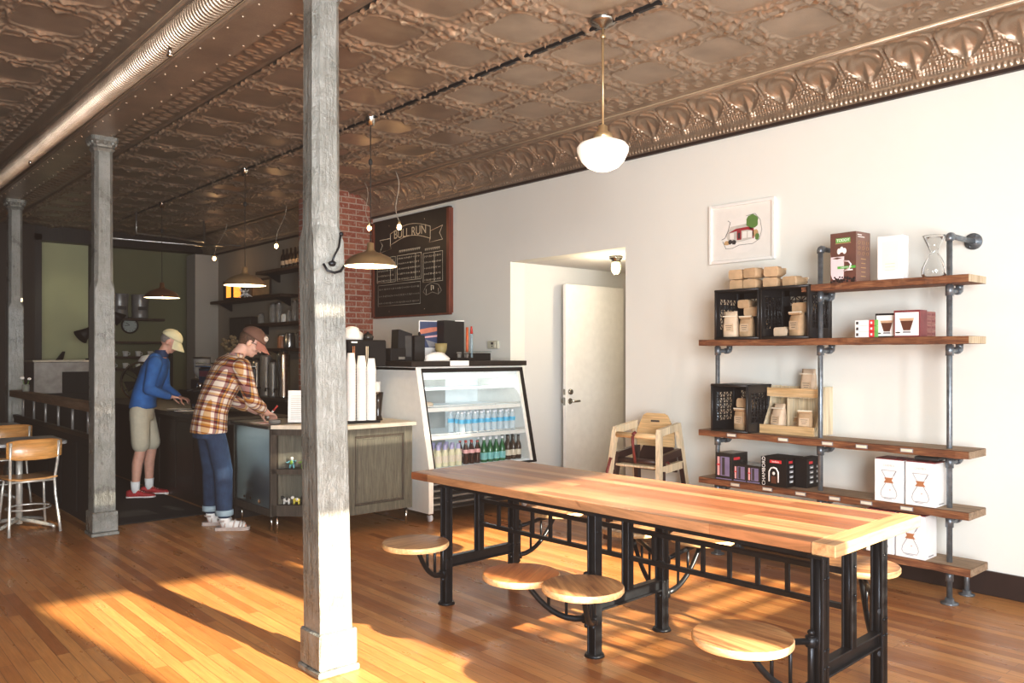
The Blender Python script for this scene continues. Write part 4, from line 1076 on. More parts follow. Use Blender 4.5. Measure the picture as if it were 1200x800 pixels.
# cup stacks
cup = None
for si, (sx, sy, nn, lab) in enumerate(((3.60, 6.17, 21, 'left'), (3.685, 6.14, 20, 'middle'), (3.77, 6.12, 19, 'right'))):
    for k in range(nn):
        z = .925 + k * .0235
        lb = 'white paper cup nested upside down in the %s of three tall cup stacks' % lab; gp = 'white paper cups in the %s tall stack' % lab
        if cup is None:
            t = thing('paper_cup', lb, 'cup', (sx, sy, z), 0, gp)
            b = MB().m('cup_paper'); b.lathe([(.0425, .0), (.0445, .003), (.0425, .006), (.0305, .105), (.030, .110), (.028, .106), (.001, .105)], n=24); b.build('cup_body', t); cup = t
        else: dup(cup, (sx, sy, z), None, lb, gp)
    # stir sticks above
t = thing('cup_tray', 'thin black tray under the three stacks of white cups', 'tray', (3.69, 6.15, .9025)); b = MB().m('black_plastic'); b.prism([(-.15, -.03), (.14, -.08), (.16, .03), (-.13, .09)], 0, .016); b.lathe([(.0, 0)], n=3) if False else None; b.build('tray_base', t)
for i, (x, y) in enumerate(((3.675, 6.25), (3.79, 6.22))):
    t = thing('stir_stick_holder', ('slim holder with reddish sticks behind the left cup stacks', 'slim holder with pale sticks behind the right cup stack')[i], 'holder', (x, y, .9025)); b = MB().m('charcoal'); b.lathe([(.001, 0), (.022, 0), (.022, .5), (.019, .5), (.019, .01), (.001, .01)], n=14); b.build('tube_body', t)
    b = MB().m('copper_wood' if i == 0 else 'label_cream')
    for k in range(4): b.tube([(.006 * math.cos(k * 1.6), .006 * math.sin(k * 1.6), .02), (.010 * math.cos(k * 1.6), .010 * math.sin(k * 1.6), .66)], .0025, 5)
    b.build('sticks', t)
t = thing('dark_vase', 'dark flared vase on the countertop between cup stacks and fridge', 'vase', (3.95, 6.3, .9025)); b = MB().m('dark_bottle'); b.lathe([(.001, 0), (.045, 0), (.03, .05), (.04, .16), (.05, .25), (.046, .25), (.034, .16), (.001, .05)], n=20); b.build('vase_body', t)
t = thing('white_canister', 'small white canister on the countertop beside the fridge', 'canister', (4.04, 6.5, .9025)); b = MB().m('cup_paper'); b.cyl(0, 0, 0, .34, .05, .055, 20); b.build('canister_body', t)

# register and things on the counter behind the cups (z .90 up to 1.68)
t = thing('espresso_grinder_box', 'wide black machine on a stand behind the cup stacks', 'machine', (3.92, 6.56, .9025))
b = MB().m('black_plastic'); b.box(-.20, .20, -.14, .16, .48, .72, .012); b.build('housing', t)
b = MB().m('charcoal'); b.box(-.18, .0, -.10, .14, 0, .48, .006); b.build('stand', t)
b = MB().m('paper_white'); b.box(-.17, -.11, -.143, -.14, .69, .705); b.build('name_plate', t)
t = thing('crumpled_cloth', 'crumpled white cloth heap on top of the black machine', 'cloth', (3.86, 6.6, 1.624)); b = MB().m('paper_white')
rr = random.Random(4); rings = []
for i in range(7):
    zt = .125 * math.sin(i / 6 * PI / 2); rad = .10 * math.cos(i / 6 * PI / 2 * .93)
    rings.append([(rad * rr.uniform(.8, 1.15) * math.cos(2 * PI * k / 14), rad * rr.uniform(.8, 1.15) * math.sin(2 * PI * k / 14), zt) for k in range(14)])
b.loft(rings); b.build('cloth_body', t)
t = thing('black_knob_pot', 'small black pot sitting at the right end of the black machine', 'pot', (4.03, 6.6, 1.624)); b = MB().m('dark_gloss'); b.lathe([(.001, 0), (.045, 0), (.055, .03), (.03, .06), (.012, .065), (.012, .075), (.001, .08)], n=18); b.build('pot_body', t)

# ================================================================== refrigerated case
fr = thing('drinks_fridge', 'white refrigerated display case with slanted glass front and black top slab', 'fridge', (4.2, 5.87, 0))
FW = 1.28
side = [(.0, .09), (.0, .44), (.215, 1.37), (.88, 1.37), (.88, .09)]
def panel(nm, x0, x1):
    b = MB().m('fridge_white'); b.prism(side, x0, x1, 'x'); return b.build(nm, fr)
panel('side_panel', 0, .05); panel('side_panel', FW - .05, FW)
b = MB().m('fridge_inside'); b.box(.05, FW - .05, .84, .88, .44, 1.37); b.build('back_panel', fr)
b = MB().m('fridge_grey'); b.box(.08, .42, .828, .84, .52, 1.24, .003); b.box(.46, .80, .828, .84, .52, 1.24, .003); b.m('fridge_white'); b.box(.43, .45, .80, .84, .48, 1.3); b.build('rear_door', fr)
b = MB().m('fridge_inside'); b.box(.05, FW - .05, .03, .84, .44, .475); b.build('floor_deck', fr)
b = MB().m('fridge_white'); b.box(0, FW, .20, .88, 1.345, 1.38, .004); b.build('roof_panel', fr)
b = MB().m('fridge_inside'); b.box(.05, FW - .05, .22, .27, 1.26, 1.345, .004); b.build('light_housing', fr)
b = MB().m('espresso_wood'); b.box(-.06, FW + .04, .17, .90, 1.381, 1.428, .004); b.build('top_slab', fr)
# slanted glass with black frame
def sl(y0, z0, x0, x1, t_=.012):  # along slant param
    pass
d = Vector((0, .215, .93)).normalized(); nrm = Vector((0, -.93, .215)).normalized()
def sbox(b, x0, x1, s0, s1, o0, o1):
    base = Vector((0, 0, .44)); ps = []
    for x in (x0, x1):
        for s_ in (s0, s1):
            for o_ in (o0, o1): ps.append(base + Vector((x, 0, 0)) + d * s_ + nrm * o_)
    b.add(ps, [(0, 1, 3, 2), (4, 6, 7, 5), (0, 4, 5, 1), (2, 3, 7, 6), (0, 2, 6, 4), (1, 5, 7, 3)], False)
LS = .954
b = MB().m('black_plastic'); sbox(b, .055, FW + .0, LS - .045, LS - .01, 0, .02); sbox(b, .055, FW + .0, .0, .022, 0, .02); sbox(b, FW - .045, FW, 0, LS - .01, 0, .02); sbox(b, .055, .068, 0, LS - .02, 0, .018); b.build('glass_frame', fr)
b = MB().m('fridge_white'); sbox(b, FW - .075, FW - .048, .02, LS - .05, .0, .022); b.build('frame_trim', fr); b = MB().m('fridge_white'); sbox(b, 0, .055, 0, LS, 0, .016); b.build('frame_trim', fr)
b = MB().m('clear_glass'); sbox(b, .06, FW - .05, .02, LS - .04, .004, .008); b.build('front_glass', fr)
for z, y0 in ((.75, .10), (1.00, .16), (1.17, .25)):
    b = MB().m('fridge_inside'); b.box(.05, FW - .055, y0, .82, z - .012, z, .002); s_ = b.build('shelf', fr)
    if z < 1.1:
        b = MB().m('fridge_white'); b.box(.05, FW - .055, y0 - .014, y0, z - .03, z + .008, .004); b.tube([(.05, y0 - .012, z + .022), (FW - .055, y0 - .012, z + .022)], .004, 6)
        for k in range(5): b.tube([(.08 + k * .27, y0 - .012, z), (.08 + k * .27, y0 - .012, z + .022)], .004, 6)
        b.build('shelf_lip', s_)
b = MB().m('fridge_white'); b.box(.0, .05, -.002, .0, .09, .44); b.box(.05, FW, .03, .05, .40, .44); b.build('front_apron', fr)
b = MB().m('charcoal'); b.box(.06, FW - .02, .05, .84, .10, .40)
for k in range(9): b.m('galvanised' if k % 2 else 'black_plastic'); b.box(.07, FW - .03, .025, .05, .12 + k * .03, .135 + k * .03, .002)
b.build('vent_grille', fr)
for x, y in ((.07, .08), (FW - .08, .08), (.07, .8), (FW - .08, .8)):
    b = MB().m('cap_white'); b.lathe([(.001, -.012), (.034, -.012), (.036, 0), (.034, .012), (.001, .012)], (x, y, .037), 18, True, 'x'); b.m('chrome'); b.box(x - .02, x + .02, y - .02, y + .02, .06, .092, .003); b.build('caster', fr)
b = MB().m('charcoal'); b.box(FW, FW + .003, .24, .27, 1.24, 1.31); b.build('hinge', fr)
# bottles
bp = {}
def bottle(kind, x, y, z, label, group):
    if kind in bp:
        return dup(bp[kind], (x, y, z), rot=random.uniform(-.5, .5), label=label, group=group)
    t = thing('%s_bottle' % kind, label, 'bottle', (x, y, z), 0, group); bp[kind] = t
    if kind == 'water':
        b = MB().m('bottle_clear'); b.lathe([(.001, 0), (.028, .001), (.031, .01), (.029, .05), (.031, .09), (.031, .125), (.022, .16), (.012, .178), (.012, .19)], n=16); b.build('bottle_body', t)
        b = MB().m('label_blue'); b.lathe([(.0318, .095), (.0318, .132)], n=16); b.build('bottle_label', t); b = MB().m('cap_white'); b.lathe([(.0135, .185), (.0135, .203), (.001, .204)], n=14); b.build('cap', t)
    elif kind == 'lemonade':
        b = MB().m('lemon_drink'); b.lathe([(.001, 0), (.031, .001), (.033, .01), (.033, .12), (.02, .155), (.014, .165)], n=16); b.build('bottle_body', t)
        b = MB().m('cap_violet'); b.lathe([(.021, .145), (.019, .18), (.018, .20), (.001, .201)], n=14); b.build('cap', t); b = MB().m('label_cream'); b.lathe([(.0336, .04), (.0336, .10)], n=16); b.build('bottle_label', t)
    elif kind == 'cola':
        b = MB().m('cola_glass'); b.lathe([(.001, 0), (.028, .001), (.030, .02), (.026, .07), (.030, .11), (.024, .14), (.012, .18), (.011, .20)], n=16); b.build('bottle_body', t)
        b = MB().m('label_pink'); b.lathe([(.0305, .10), (.0308, .125), (.027, .135)], n=16); b.build('bottle_label', t); b = MB().m('cap_red'); b.lathe([(.0135, .198), (.0135, .208), (.001, .209)], n=14); b.build('cap', t)
    elif kind == 'sparkling':
        b = MB().m('green_glass'); b.lathe([(.001, 0), (.032, .001), (.034, .01), (.034, .10), (.028, .135), (.013, .18), (.012, .22)], n=16); b.build('bottle_body', t)
        b = MB().m('label_teal'); b.lathe([(.0345, .025), (.0345, .09)], n=16); b.build('bottle_label', t); b = MB().m('cap_white'); b.lathe([(.0145, .21), (.0145, .23), (.001, .231)], n=14); b.build('cap', t)
    else:
        b = MB().m('beer_glass'); b.lathe([(.001, 0), (.029, .001), (.030, .01), (.030, .12), (.024, .15), (.013, .175), (.012, .225)], n=16); b.build('bottle_body', t)
        b = MB().m('label_cream'); b.lathe([(.0305, .04), (.0305, .095)], n=16); b.build('bottle_label', t); b = MB().m('dark_gloss'); b.lathe([(.0145, .222), (.0145, .232), (.001, .233)], n=14); b.build('cap', t)
    return t
FX, FYY = 4.2, 5.87
for row in range(3):
    for k in range(9): bottle('water', FX + .50 + k * .078 + (.02 if row % 2 else 0), FYY + .17 + row * .085, .7505, 'clear water bottle with blue label, %s row on the middle fridge shelf' % ('front', 'second', 'rear')[row], 'clear water bottles, %s row on the fridge shelf' % ('front', 'second', 'rear')[row])
for row in range(3):
    for k in range(5): bottle('lemonade', FX + .10 + k * .076, FYY + .10 + row * .09, .4755, 'pale lemonade bottle with violet cap, %s row at lower left of fridge' % ('front', 'second', 'rear')[row], 'pale drink bottles, %s row at lower left of the fridge' % ('front', 'second', 'rear')[row])
for row in range(2):
    rw = ('front', 'rear')[row]
    for k in range(3): bottle('cola', FX + .50 + k * .068, FYY + .11 + row * .09, .4755, 'dark cola bottle with pink label, %s row on the fridge floor' % rw, 'dark cola bottles, %s row' % rw)
    for k in range(4): bottle('sparkling', FX + .715 + k * .076, FYY + .11 + row * .09, .4755, 'green glass bottle with teal label, %s row on the fridge floor' % rw, 'green sparkling water bottles, %s row' % rw)
    for k in range(3): bottle('beer', FX + 1.02 + k * .066, FYY + .11 + row * .09, .4755, 'brown bottle with cream label at right, %s row on fridge floor' % rw, 'brown labelled bottles at right, %s row' % rw)
t = thing('pastry', 'small wrapped pastry at the left end of the upper fridge shelf', 'pastry', (FX + .16, FYY + .28, 1.0005)); b = MB().m('kraft_light'); b.ell((0, 0, .03), (.07, .05, .03)); b.ell((.05, .02, .028), (.05, .04, .027)); b.build('pastry_body', t)

# ---- on top of the fridge slab (z 1.4285)
TZ = 1.4285
t = thing('bookshelf_speaker', 'tall black speaker at left on top of the fridge', 'speaker', (4.42, 6.62, TZ), R_(-12)); b = MB().m('black_plastic'); b.prism([(-.075, 0), (.075, 0), (.075, .26), (-.05, .30), (-.065, .30)], -.08, .10, 'y'); b.build('cabinet', t)
b = MB().m('charcoal'); b.box(.0, .065, -.083, -.08, .04, .24, .002); b.build('grille', t)
t = thing('small_speaker', 'narrow black box speaker in front of the taller one on the fridge', 'speaker', (4.56, 6.56, TZ), R_(-12)); b = MB().m('dark_gloss'); b.box(-.055, .055, -.06, .06, 0, .245, .006); b.build('cabinet', t); b = MB().m('black_plastic'); b.ell((.02, 0, .262), (.013, .013, .02)); b.build('top_knob', t)
t = thing('card_reader', 'low black box with silver front at the left end of the slab', 'box', (4.27, 6.50, TZ), 0); b = MB().m('black_plastic'); b.box(-.085, .085, -.05, .08, 0, .12, .006); b.build('housing', t); b = MB().m('brushed_steel'); b.box(.0, .07, -.053, -.05, .015, .04, .002); b.build('name_plate', t)
t = thing('sunset_photo', 'small print of an orange sunset sky leaning behind the drinkware', 'photo', (4.80, 6.70, TZ), R_(-8)); b = MB().m('paper_white'); b.box(-.115, .115, 0, .006, 0, .40, .001); pb = b.build('card', t)
b = MB().m('sunset_blue'); b.box(-.105, .105, -.001, 0, .13, .39); b.m('sunset_orange'); b.prism([(-.105, .26), (.105, .30), (.105, .34), (0, .33), (-.105, .31)], -.002, -.001, 'y'); b.m('label_pink'); b.prism([(-.105, .22), (.105, .24), (.105, .26), (-.105, .235)], -.002, -.001, 'y'); b.m('ink_grey'); b.prism([(.0, .13), (.105, .15), (.105, .17), (-.04, .21)], -.002, -.001, 'y'); b.build('image', pb)
t = thing('black_binder_box', 'tall black upright box on the fridge beside the sunset photo', 'box', (4.99, 6.56, TZ), R_(-6)); b = MB().m('black_plastic'); b.box(-.125, .11, -.04, .10, 0, .40, .003); b.build('case', t); b = MB().m('paper_white'); b.box(.0, .11, -.042, -.038, .392, .402); b.build('paper_edge', t)
t = thing('orange_tube', 'slim orange tube standing right of the black box on the fridge', 'tube', (5.125, 6.50, TZ)); b = MB().m('orange_tube'); b.cyl(0, 0, 0, .335, .014, None, 12); b.build('tube_body', t)
t = thing('grey_tube', 'slim grey tube with red top right of the orange tube', 'tube', (5.165, 6.48, TZ)); b = MB().m('steel_blue_tube'); b.cyl(0, 0, 0, .27, .015, None, 12); b.build('tube_body', t); b = MB().m('cap_red'); b.cyl(0, 0, .27, .345, .016, .009, 12); b.build('cap', t)
t = thing('glass_tray', 'shallow dark glass-sided tray at the right end of the fridge top', 'tray', (5.27, 6.55, TZ)); b = MB().m('case_glass'); b.box(-.15, .15, -.08, .08, .085, .095, .001); b.build('lid', t); b = MB().m('black_plastic'); b.box(-.145, .145, -.075, .075, 0, .075, .004); b.build('tray_body', t)
t = thing('amber_tumbler', 'amber tinted drinking glass on a short foot on the fridge top', 'glass', (4.74, 6.42, TZ)); b = MB().m('tumbler_amber'); b.lathe([(.001, 0), (.03, 0), (.03, .006), (.012, .02), (.03, .05), (.055, .10), (.062, .17), (.058, .17), (.05, .10), (.001, .04)], n=24); b.build('glass_body', t)
t = thing('dish_towel', 'crumpled white dish towel draped over the front edge of the fridge top', 'cloth', (4.58, 6.26, TZ)); b = MB().m('paper_white'); rr = random.Random(9); rings = []
for i in range(7):
    zt = .085 * math.sin(i / 6 * PI / 2); rad = math.cos(i / 6 * PI / 2 * .95)
    rings.append([(.14 * rad * rr.uniform(.8, 1.2) * math.cos(2 * PI * k / 16), .06 * rad * rr.uniform(.8, 1.2) * math.sin(2 * PI * k / 16), zt) for k in range(16)])
b.loft(rings); b.box(-.02, .20, -.226, -.222, -.045, .0, .001); b.box(-.02, .20, -.226, .0, .0, .004, .001); b.build('towel_body', t)
t = thing('dark_dish_rack', 'dark low rack with clear cups left of the orange tube', 'rack', (4.98, 6.38, TZ)); b = MB().m('black_plastic'); b.box(-.12, .10, -.06, .06, 0, .03, .003); b.tube([(-.12, -.06, .07), (.10, -.06, .07)], .003, 6); b.tube([(-.12, .06, .07), (.10, .06, .07)], .003, 6)
for x in (-.12, -.01, .10):
    for y in (-.06, .06): b.tube([(x, y, .03), (x, y, .07)], .003, 6)
b.build('rack_body', t); b = MB().m('jar_glass'); b.lathe([(.02, .03), (.028, .085)], (-.05, 0, 0), 14); b.lathe([(.02, .03), (.028, .085)], (.04, 0, 0), 14); b.build('cup_insert', t)

# ================================================================== menu board
mb = thing('menu_board', 'large black chalkboard menu with red-brown frame and chalk banner on the wall', 'menu board', (5.598, 8.17, 2.55))
W, Hh = .80, .59
b = MB().m('chalkboard'); b.box(-.03, -.004, -W, W, -Hh, Hh); bd = b.build('board', mb)
b = MB().m('board_frame_wood'); b.box(-.06, 0, -W - .02, -W + .035, -Hh, Hh, .003); b.build('frame_side', mb)
b = MB().m('board_frame_wood'); b.box(-.06, 0, W - .02, W + .01, -Hh, Hh, .003); b.build('frame_side', mb)
b = MB().m('espresso_wood'); b.box(-.045, 0, -W, W, Hh - .0, Hh + .02, .003); b.build('frame_rail', mb)
b = MB().m('board_frame_wood'); b.box(-.045, 0, -W, W, -Hh - .02, -Hh, .003); b.build('frame_rail', mb)
# local y: +Y is left in view.  chalk lines
XL = -.0315
def chalk(b, pts, r=.004): b.tube([(XL, a, c) for a, c in pts], r, 5)
b = MB().m('chalk')
arc0 = [( .42 - .84 * k / 12, .285 + .075 * math.sin(PI * k / 12)) for k in range(13)]
arc1 = [( .42 - .84 * k / 12, .425 + .075 * math.sin(PI * k / 12)) for k in range(13)]
chalk(b, arc0); chalk(b, arc1); chalk(b, [arc0[0], arc1[0]]); chalk(b, [arc0[-1], arc1[-1]])
chalk(b, [(.42, .37), (.66, .37), (.60, .30), (.66, .21), (.40, .24), (.42, .285)]); chalk(b, [(-.42, .37), (-.66, .41), (-.60, .33), (-.66, .25), (-.40, .24), (-.42, .285)])
b.build('banner', bd)
text('banner_text', 'BULL RUN', .15, 'chalk', bd, (XL - .001, 0, .40), ROT_NX, sx=1.0)
rr = random.Random(2)
def box_lines(y0, y1, z0, z1, m, rows, cols=()):
    b = MB().m(m); chalk(b, [(y0, z0), (y1, z0), (y1, z1), (y0, z1), (y0, z0)], .0035)
    for c in cols: chalk(b, [(c, z0), (c, z1)], .003)
    b.build('menu_box', bd)
    b = MB().m(m)
    for k in range(rows):
        z = z1 - (z1 - z0) * (k + .6) / rows; y = y0 - .025
        while y > y1 + .03:
            w = rr.uniform(.012, .022); h = rr.uniform(.006, .014)
            chalk(b, [(y, z - h), (y - w * .4, z + h), (y - w * .8, z - h * rr.uniform(-.5, 1))], .0022); y -= w + rr.uniform(.004, .02)
    b.build('chalk_writing', bd)
box_lines(.27, -.24, -.17, .14, 'chalk', 5, (-.12,)); box_lines(.72, .31, -.17, .14, 'chalk', 5, (.42,)); box_lines(-.28, -.66, -.22, .12, 'chalk', 5, (-.50,))
box_lines(.70, -.22, -.46, -.20, 'chalk_dim', 3)
b = MB().m('chalk')
for y0, y1, z in ((.22, -.20, .19), (-.32, -.62, .16)):
    y = y0
    while y > y1: chalk(b, [(y, z - .014), (y, z + .014), (y - .013, z + .014), (y - .013, z), (y, z)], .0025); y -= .030
b.build('section_heading', bd)
b = MB().m('chalk_dim'); chalk(b, [(-.28, -.33), (-.34, -.26), (-.46, -.23), (-.58, -.26), (-.64, -.33), (-.58, -.37), (-.46, -.34), (-.34, -.37), (-.28, -.33)]); chalk(b, [(-.34, -.37), (-.34, -.30)]); chalk(b, [(-.58, -.37), (-.58, -.30)]); b.m('chalk'); chalk(b, [(-.44, -.32), (-.44, -.26), (-.48, -.27), (-.48, -.31)], .006); b.build('small_banner', bd)
b = MB().m('chrome')
for y in (-.30, .45):
    for z in (-.53, .53): b.ell((-.031, y, z), (.003, .009, .009), 8, 5)
b.build('screw', bd)

# ================================================================== pendants
gp = thing('globe_pendant', 'white opal schoolhouse globe lamp hanging on a straight rod over the table', 'pendant lamp', (3.70, 3.365, CZ))
b = MB().m('nickel'); b.lathe([(.001, 0), (.085, 0), (.09, -.015), (.07, -.035), (.035, -.045), (.02, -.06), (.001, -.06)], n=28); b.build('canopy', gp)
b = MB().m('lamp_brass'); b.tube([(0, 0, -.05), (0, 0, -.66)], .0075, 10); b.lathe([(.016, -.10), (.020, -.11), (.016, -.12)], n=12); b.build('rod', gp)
b = MB().m('lamp_brass'); b.lathe([(.008, -.64), (.03, -.655), (.03, -.68), (.055, -.70), (.06, -.73), (.05, -.735)], n=24); b.build('shade_holder', gp)
b = MB().m('opal_glass'); b.lathe([(.055, -.725), (.075, -.735), (.14, -.76), (.158, -.785), (.155, -.81), (.13, -.865), (.095, -.90), (.05, -.92), (.001, -.925)], n=40); b.build('glass_globe', gp)
def bell(y, m, label, x=3.71, cord_only=False):
    t = thing('bell_pendant', label, 'pendant lamp', (x, y, CZ), 0, 'metal bell pendant lamps over the counter aisle')
    b = MB().m('chrome'); b.lathe([(.001, 0), (.055, 0), (.055, -.02), (.04, -.05), (.03, -.09), (.001, -.09)], n=20); b.build('canopy', t)
    b = MB().m('cord_black'); b.tube([(0, 0, -.08), (0, 0, -1.08)], .004, 6); b.ell((0, 0, -.40), (.018, .018, .03), 10, 8); b.build('cord', t)
    b = MB().m(m); zb = -1.285
    b.lathe([(.012, zb + .20), (.028, zb + .195), (.030, zb + .14), (.05, zb + .12), (.10, zb + .105), (.165, zb + .075), (.205, zb + .035), (.222, zb), (.226, zb - .004)], n=44); s_ = b.build('shade', t)
    b = MB().m('lamp_inside'); b.lathe([(.222, zb - .003), (.20, zb + .03), (.16, zb + .068), (.10, zb + .095), (.001, zb + .10)], n=44); b.build('shade_lining', s_)
    b = MB().m('bulb_glow'); b.ell((0, 0, zb + .045), (.03, .03, .04), 14, 10); b.build('bulb', t)
    l = bpy.data.lights.new('bell_light', 'POINT'); l.energy = 5; l.color = (1, .75, .45); l.shadow_soft_size = .04
    lo = bpy.data.objects.new('bell_light', l); COL.objects.link(lo); lo.location = (x, y, CZ + zb - .02)
bell(6.033, 'lamp_brass', 'nearest brass bell pendant, hanging beside the menu board')
bell(8.646, 'lamp_brass', 'middle brass bell pendant above the customer in plaid', 3.73)
bell(11.28, 'lamp_copper', 'farthest bell pendant, copper coloured, left of the grey pier', 3.72)
for (x, y, z, xt, yt, lb) in ((5.10, 7.69, 2.92, 5.05, 7.69, 'bare bulb on a curved pale cord in front of the menu board'), (5.10, 8.32, 2.98, 5.10, 8.43, 'bare bulb on a curved cord just above the nearest bell pendant'), (5.10, 10.77, 3.01, 5.09, 10.44, 'bare bulb on a curved cord above the dark bottles shelf'), (5.10, 13.0, 3.03, 5.13, 12.57, 'bare bulb on a curved cord near the grey pier')):
    t = thing('bare_bulb_lamp', lb, 'lamp', (x, y, z), 0, 'bare bulbs hanging on pale cords along the right wall')
    b = MB().m('cord_white'); pts = []
    for k in range(11):
        f = k / 10; pts.append(((xt - x) * f + .0, (yt - y) * f + .05 * math.sin(f * PI * 2), (CZ - z) * f + .05 * (1 - f)))
    b.tube(pts, .004, 6); b.build('cord', t)
    b = MB().m('lamp_brass'); b.lathe([(.012, .06), (.018, .05), (.018, .02), (.001, .02)], n=12, cap=True); b.build('socket', t)
    b = MB().m('bulb_glow'); b.ell((0, 0, -.01), (.026, .026, .034), 12, 8); b.build('bulb', t)
    l = bpy.data.lights.new('bulb_light', 'POINT'); l.energy = 1.2; l.color = (1, .65, .35); l.shadow_soft_size = .03
    lo = bpy.data.objects.new('bulb_light', l); COL.objects.link(lo); lo.location = (x, y, z - .07)
l = bpy.data.lights.new('globe_light', 'POINT'); l.energy = 12; l.color = (1, .85, .65); l.shadow_soft_size = .15
lo = bpy.data.objects.new('globe_light', l); COL.objects.link(lo); lo.location = (3.70, 3.365, CZ - 1.1)
l = bpy.data.lights.new('passage_light', 'POINT'); l.energy = 12; l.color = (1, .85, .6); l.shadow_soft_size = .05
lo = bpy.data.objects.new('passage_light', l); COL.objects.link(lo); lo.location = (6.06, 5.34, 2.2)
for nm, loc, sx, sy, e in (('case_fill', (3.22, 6.83, .86), .3, .6, 3.0), ('fridge_light', (4.84, 6.22, 1.255), 1.1, .06, 5.0)):  # the one in the display case is an added fill to brighten its interior
    l = bpy.data.lights.new(nm, 'AREA'); l.shape = 'RECTANGLE'; l.size = sx; l.size_y = sy; l.energy = e; l.color = (.95, 1, 1); lo = bpy.data.objects.new(nm, l); COL.objects.link(lo); lo.location = loc
# ================================================================== people
def V3(*a): return Vector(a)
class Body:
    """skeleton helper: local axes f (forward), s (left), z up"""
    def __init__(s, origin, ang):
        s.o = Vector(origin); s.F = Vector((math.cos(ang), math.sin(ang), 0)); s.L = Vector((-math.sin(ang), math.cos(ang), 0))
    def p(s, f, l, z): return s.F * f + s.L * l + Vector((0, 0, z))
def ellring(c, ax, ay, rx, ry, n=20, e=2.0):
    out = []
    for k in range(n):
        a = 2 * PI * k / n; ca, sa = math.cos(a), math.sin(a)
        out.append(c + ax * (rx * math.copysign(abs(ca) ** (2 / e), ca)) + ay * (ry * math.copysign(abs(sa) ** (2 / e), sa)))
    return out
def remesh(mb, name, parent, voxel, smooth=2, factor=.5, extra=None, sub=False):
    o = mb.build(name)
    m = o.modifiers.new('r', 'REMESH'); m.mode = 'VOXEL'; m.voxel_size = voxel; m.use_smooth_shade = True
    if smooth:
        s = o.modifiers.new('s', 'SMOOTH'); s.iterations = smooth; s.factor = factor
    dg = bpy.context.evaluated_depsgraph_get(); me = bpy.data.meshes.new_from_object(o.evaluated_get(dg))
    mats = [x for x in mb.mats]
    bpy.data.objects.remove(o)
    me.materials.clear()
    me.materials.append(mats[0])
    me.polygons.foreach_set('use_smooth', [True] * len(me.polygons)); me.polygons.foreach_set('material_index', [0] * len(me.polygons)); me.update()
    q = bpy.data.objects.new(name, me); COL.objects.link(q); q.parent = parent; return q
def limb(b, pts, rs, n=14):
    # smooth polyline with spherical joints
    P = [Vector(p) for p in pts]; out = []; rr = []
    for i in range(len(P) - 1):
        for k in range(6):
            t = k / 6; out.append(P[i].lerp(P[i + 1], t)); rr.append(rs[i] + (rs[i + 1] - rs[i]) * t)
    out.append(P[-1]); rr.append(rs[-1]); b.tube(out, rr, n)
    for p, r in zip(P, rs): b.ell(p, (r * .98, r * .98, r * .98), 14, 8)
def hand(b, wrist, dirv, palm_n, s=1.0, curl=.5, side=1):
    """palm and five separate bent fingers; dirv: wrist->knuckles; palm_n: palm normal (fingers curl this way); side: thumb side"""
    d = dirv.normalized(); n = (palm_n - d * palm_n.dot(d)).normalized(); w = d.cross(n).normalized() * side
    ps = []
    for t, ww, hh in ((-.01, .024, .02), (.02, .030, .017), (.06, .038, .014), (.085, .040, .012)):
        ps.append(ellring(wrist + d * t * s, w, n, ww * s, hh * s, 16))
    b.loft(ps)
    for k, (off, ln, r) in enumerate(((.030, .070, .0088), (.010, .078, .009), (-.011, .072, .0088), (-.031, .056, .008))):
        a = curl * (1 + .1 * k); p = wrist + d * .080 * s + w * off * s; pts = [p]; rs = [r * s]
        for j, fr in enumerate((.45, .32, .23)):
            ang = a * (j + .6); dd = d * math.cos(ang) + n * math.sin(ang) + w * (off * 1.4)
            pts.append(pts[-1] + dd.normalized() * ln * fr * s); rs.append(r * s * (1 - .08 * (j + 1)))
        limb(b, pts, rs, 10)
    p = wrist + d * .025 * s + w * .026 * s
    pts = [p, p + (d * .6 + w * .75 + n * .25) * .035 * s, p + (d * 1.0 + w * .85 + n * .6) * .052 * s, p + (d * 1.5 + w * .7 + n * .9) * .062 * s]
    limb(b, pts, [.012 * s, .0105 * s, .0095 * s, .0085 * s], 10)
def head_mesh(b, c, F, U, s=1.0):
    """F face direction, U up of head. c = skull centre"""
    L = U.cross(F).normalized(); s = s * 1.0
    R = Matrix((F, L, U)).transposed()
    b.ell(c + F * -.005 * s + U * .015 * s, (.098 * s, .076 * s, .098 * s), 24, 16, R)
    b.ell(c + F * .030 * s + U * -.045 * s, (.062 * s, .058 * s, .070 * s), 20, 12, R)
    b.ell(c + F * .060 * s + U * -.088 * s, (.026 * s, .030 * s, .022 * s), 14, 10, R)    # chin
    b.tube([c + F * .082 * s + U * .015 * s, c + F * .104 * s + U * -.022 * s], [.009 * s, .013 * s], 10)
    b.ell(c + F * .106 * s + U * -.026 * s, (.014 * s, .016 * s, .011 * s), 12, 8, R)
    b.ell(c + F * .078 * s + U * .035 * s, (.018 * s, .052 * s, .012 * s), 14, 8, R)      # brow
    b.ell(c + F * .084 * s + U * -.058 * s, (.012 * s, .024 * s, .012 * s), 12, 8, R)     # mouth mass
    for sg in (-1, 1):
        b.ell(c + L * sg * .078 * s + U * -.015 * s + F * -.005 * s, (.020 * s, .010 * s, .032 * s), 12, 8, R)
        b.ell(c + L * sg * .046 * s + F * .055 * s + U * -.03 * s, (.026 * s, .020 * s, .024 * s), 12, 8, R)
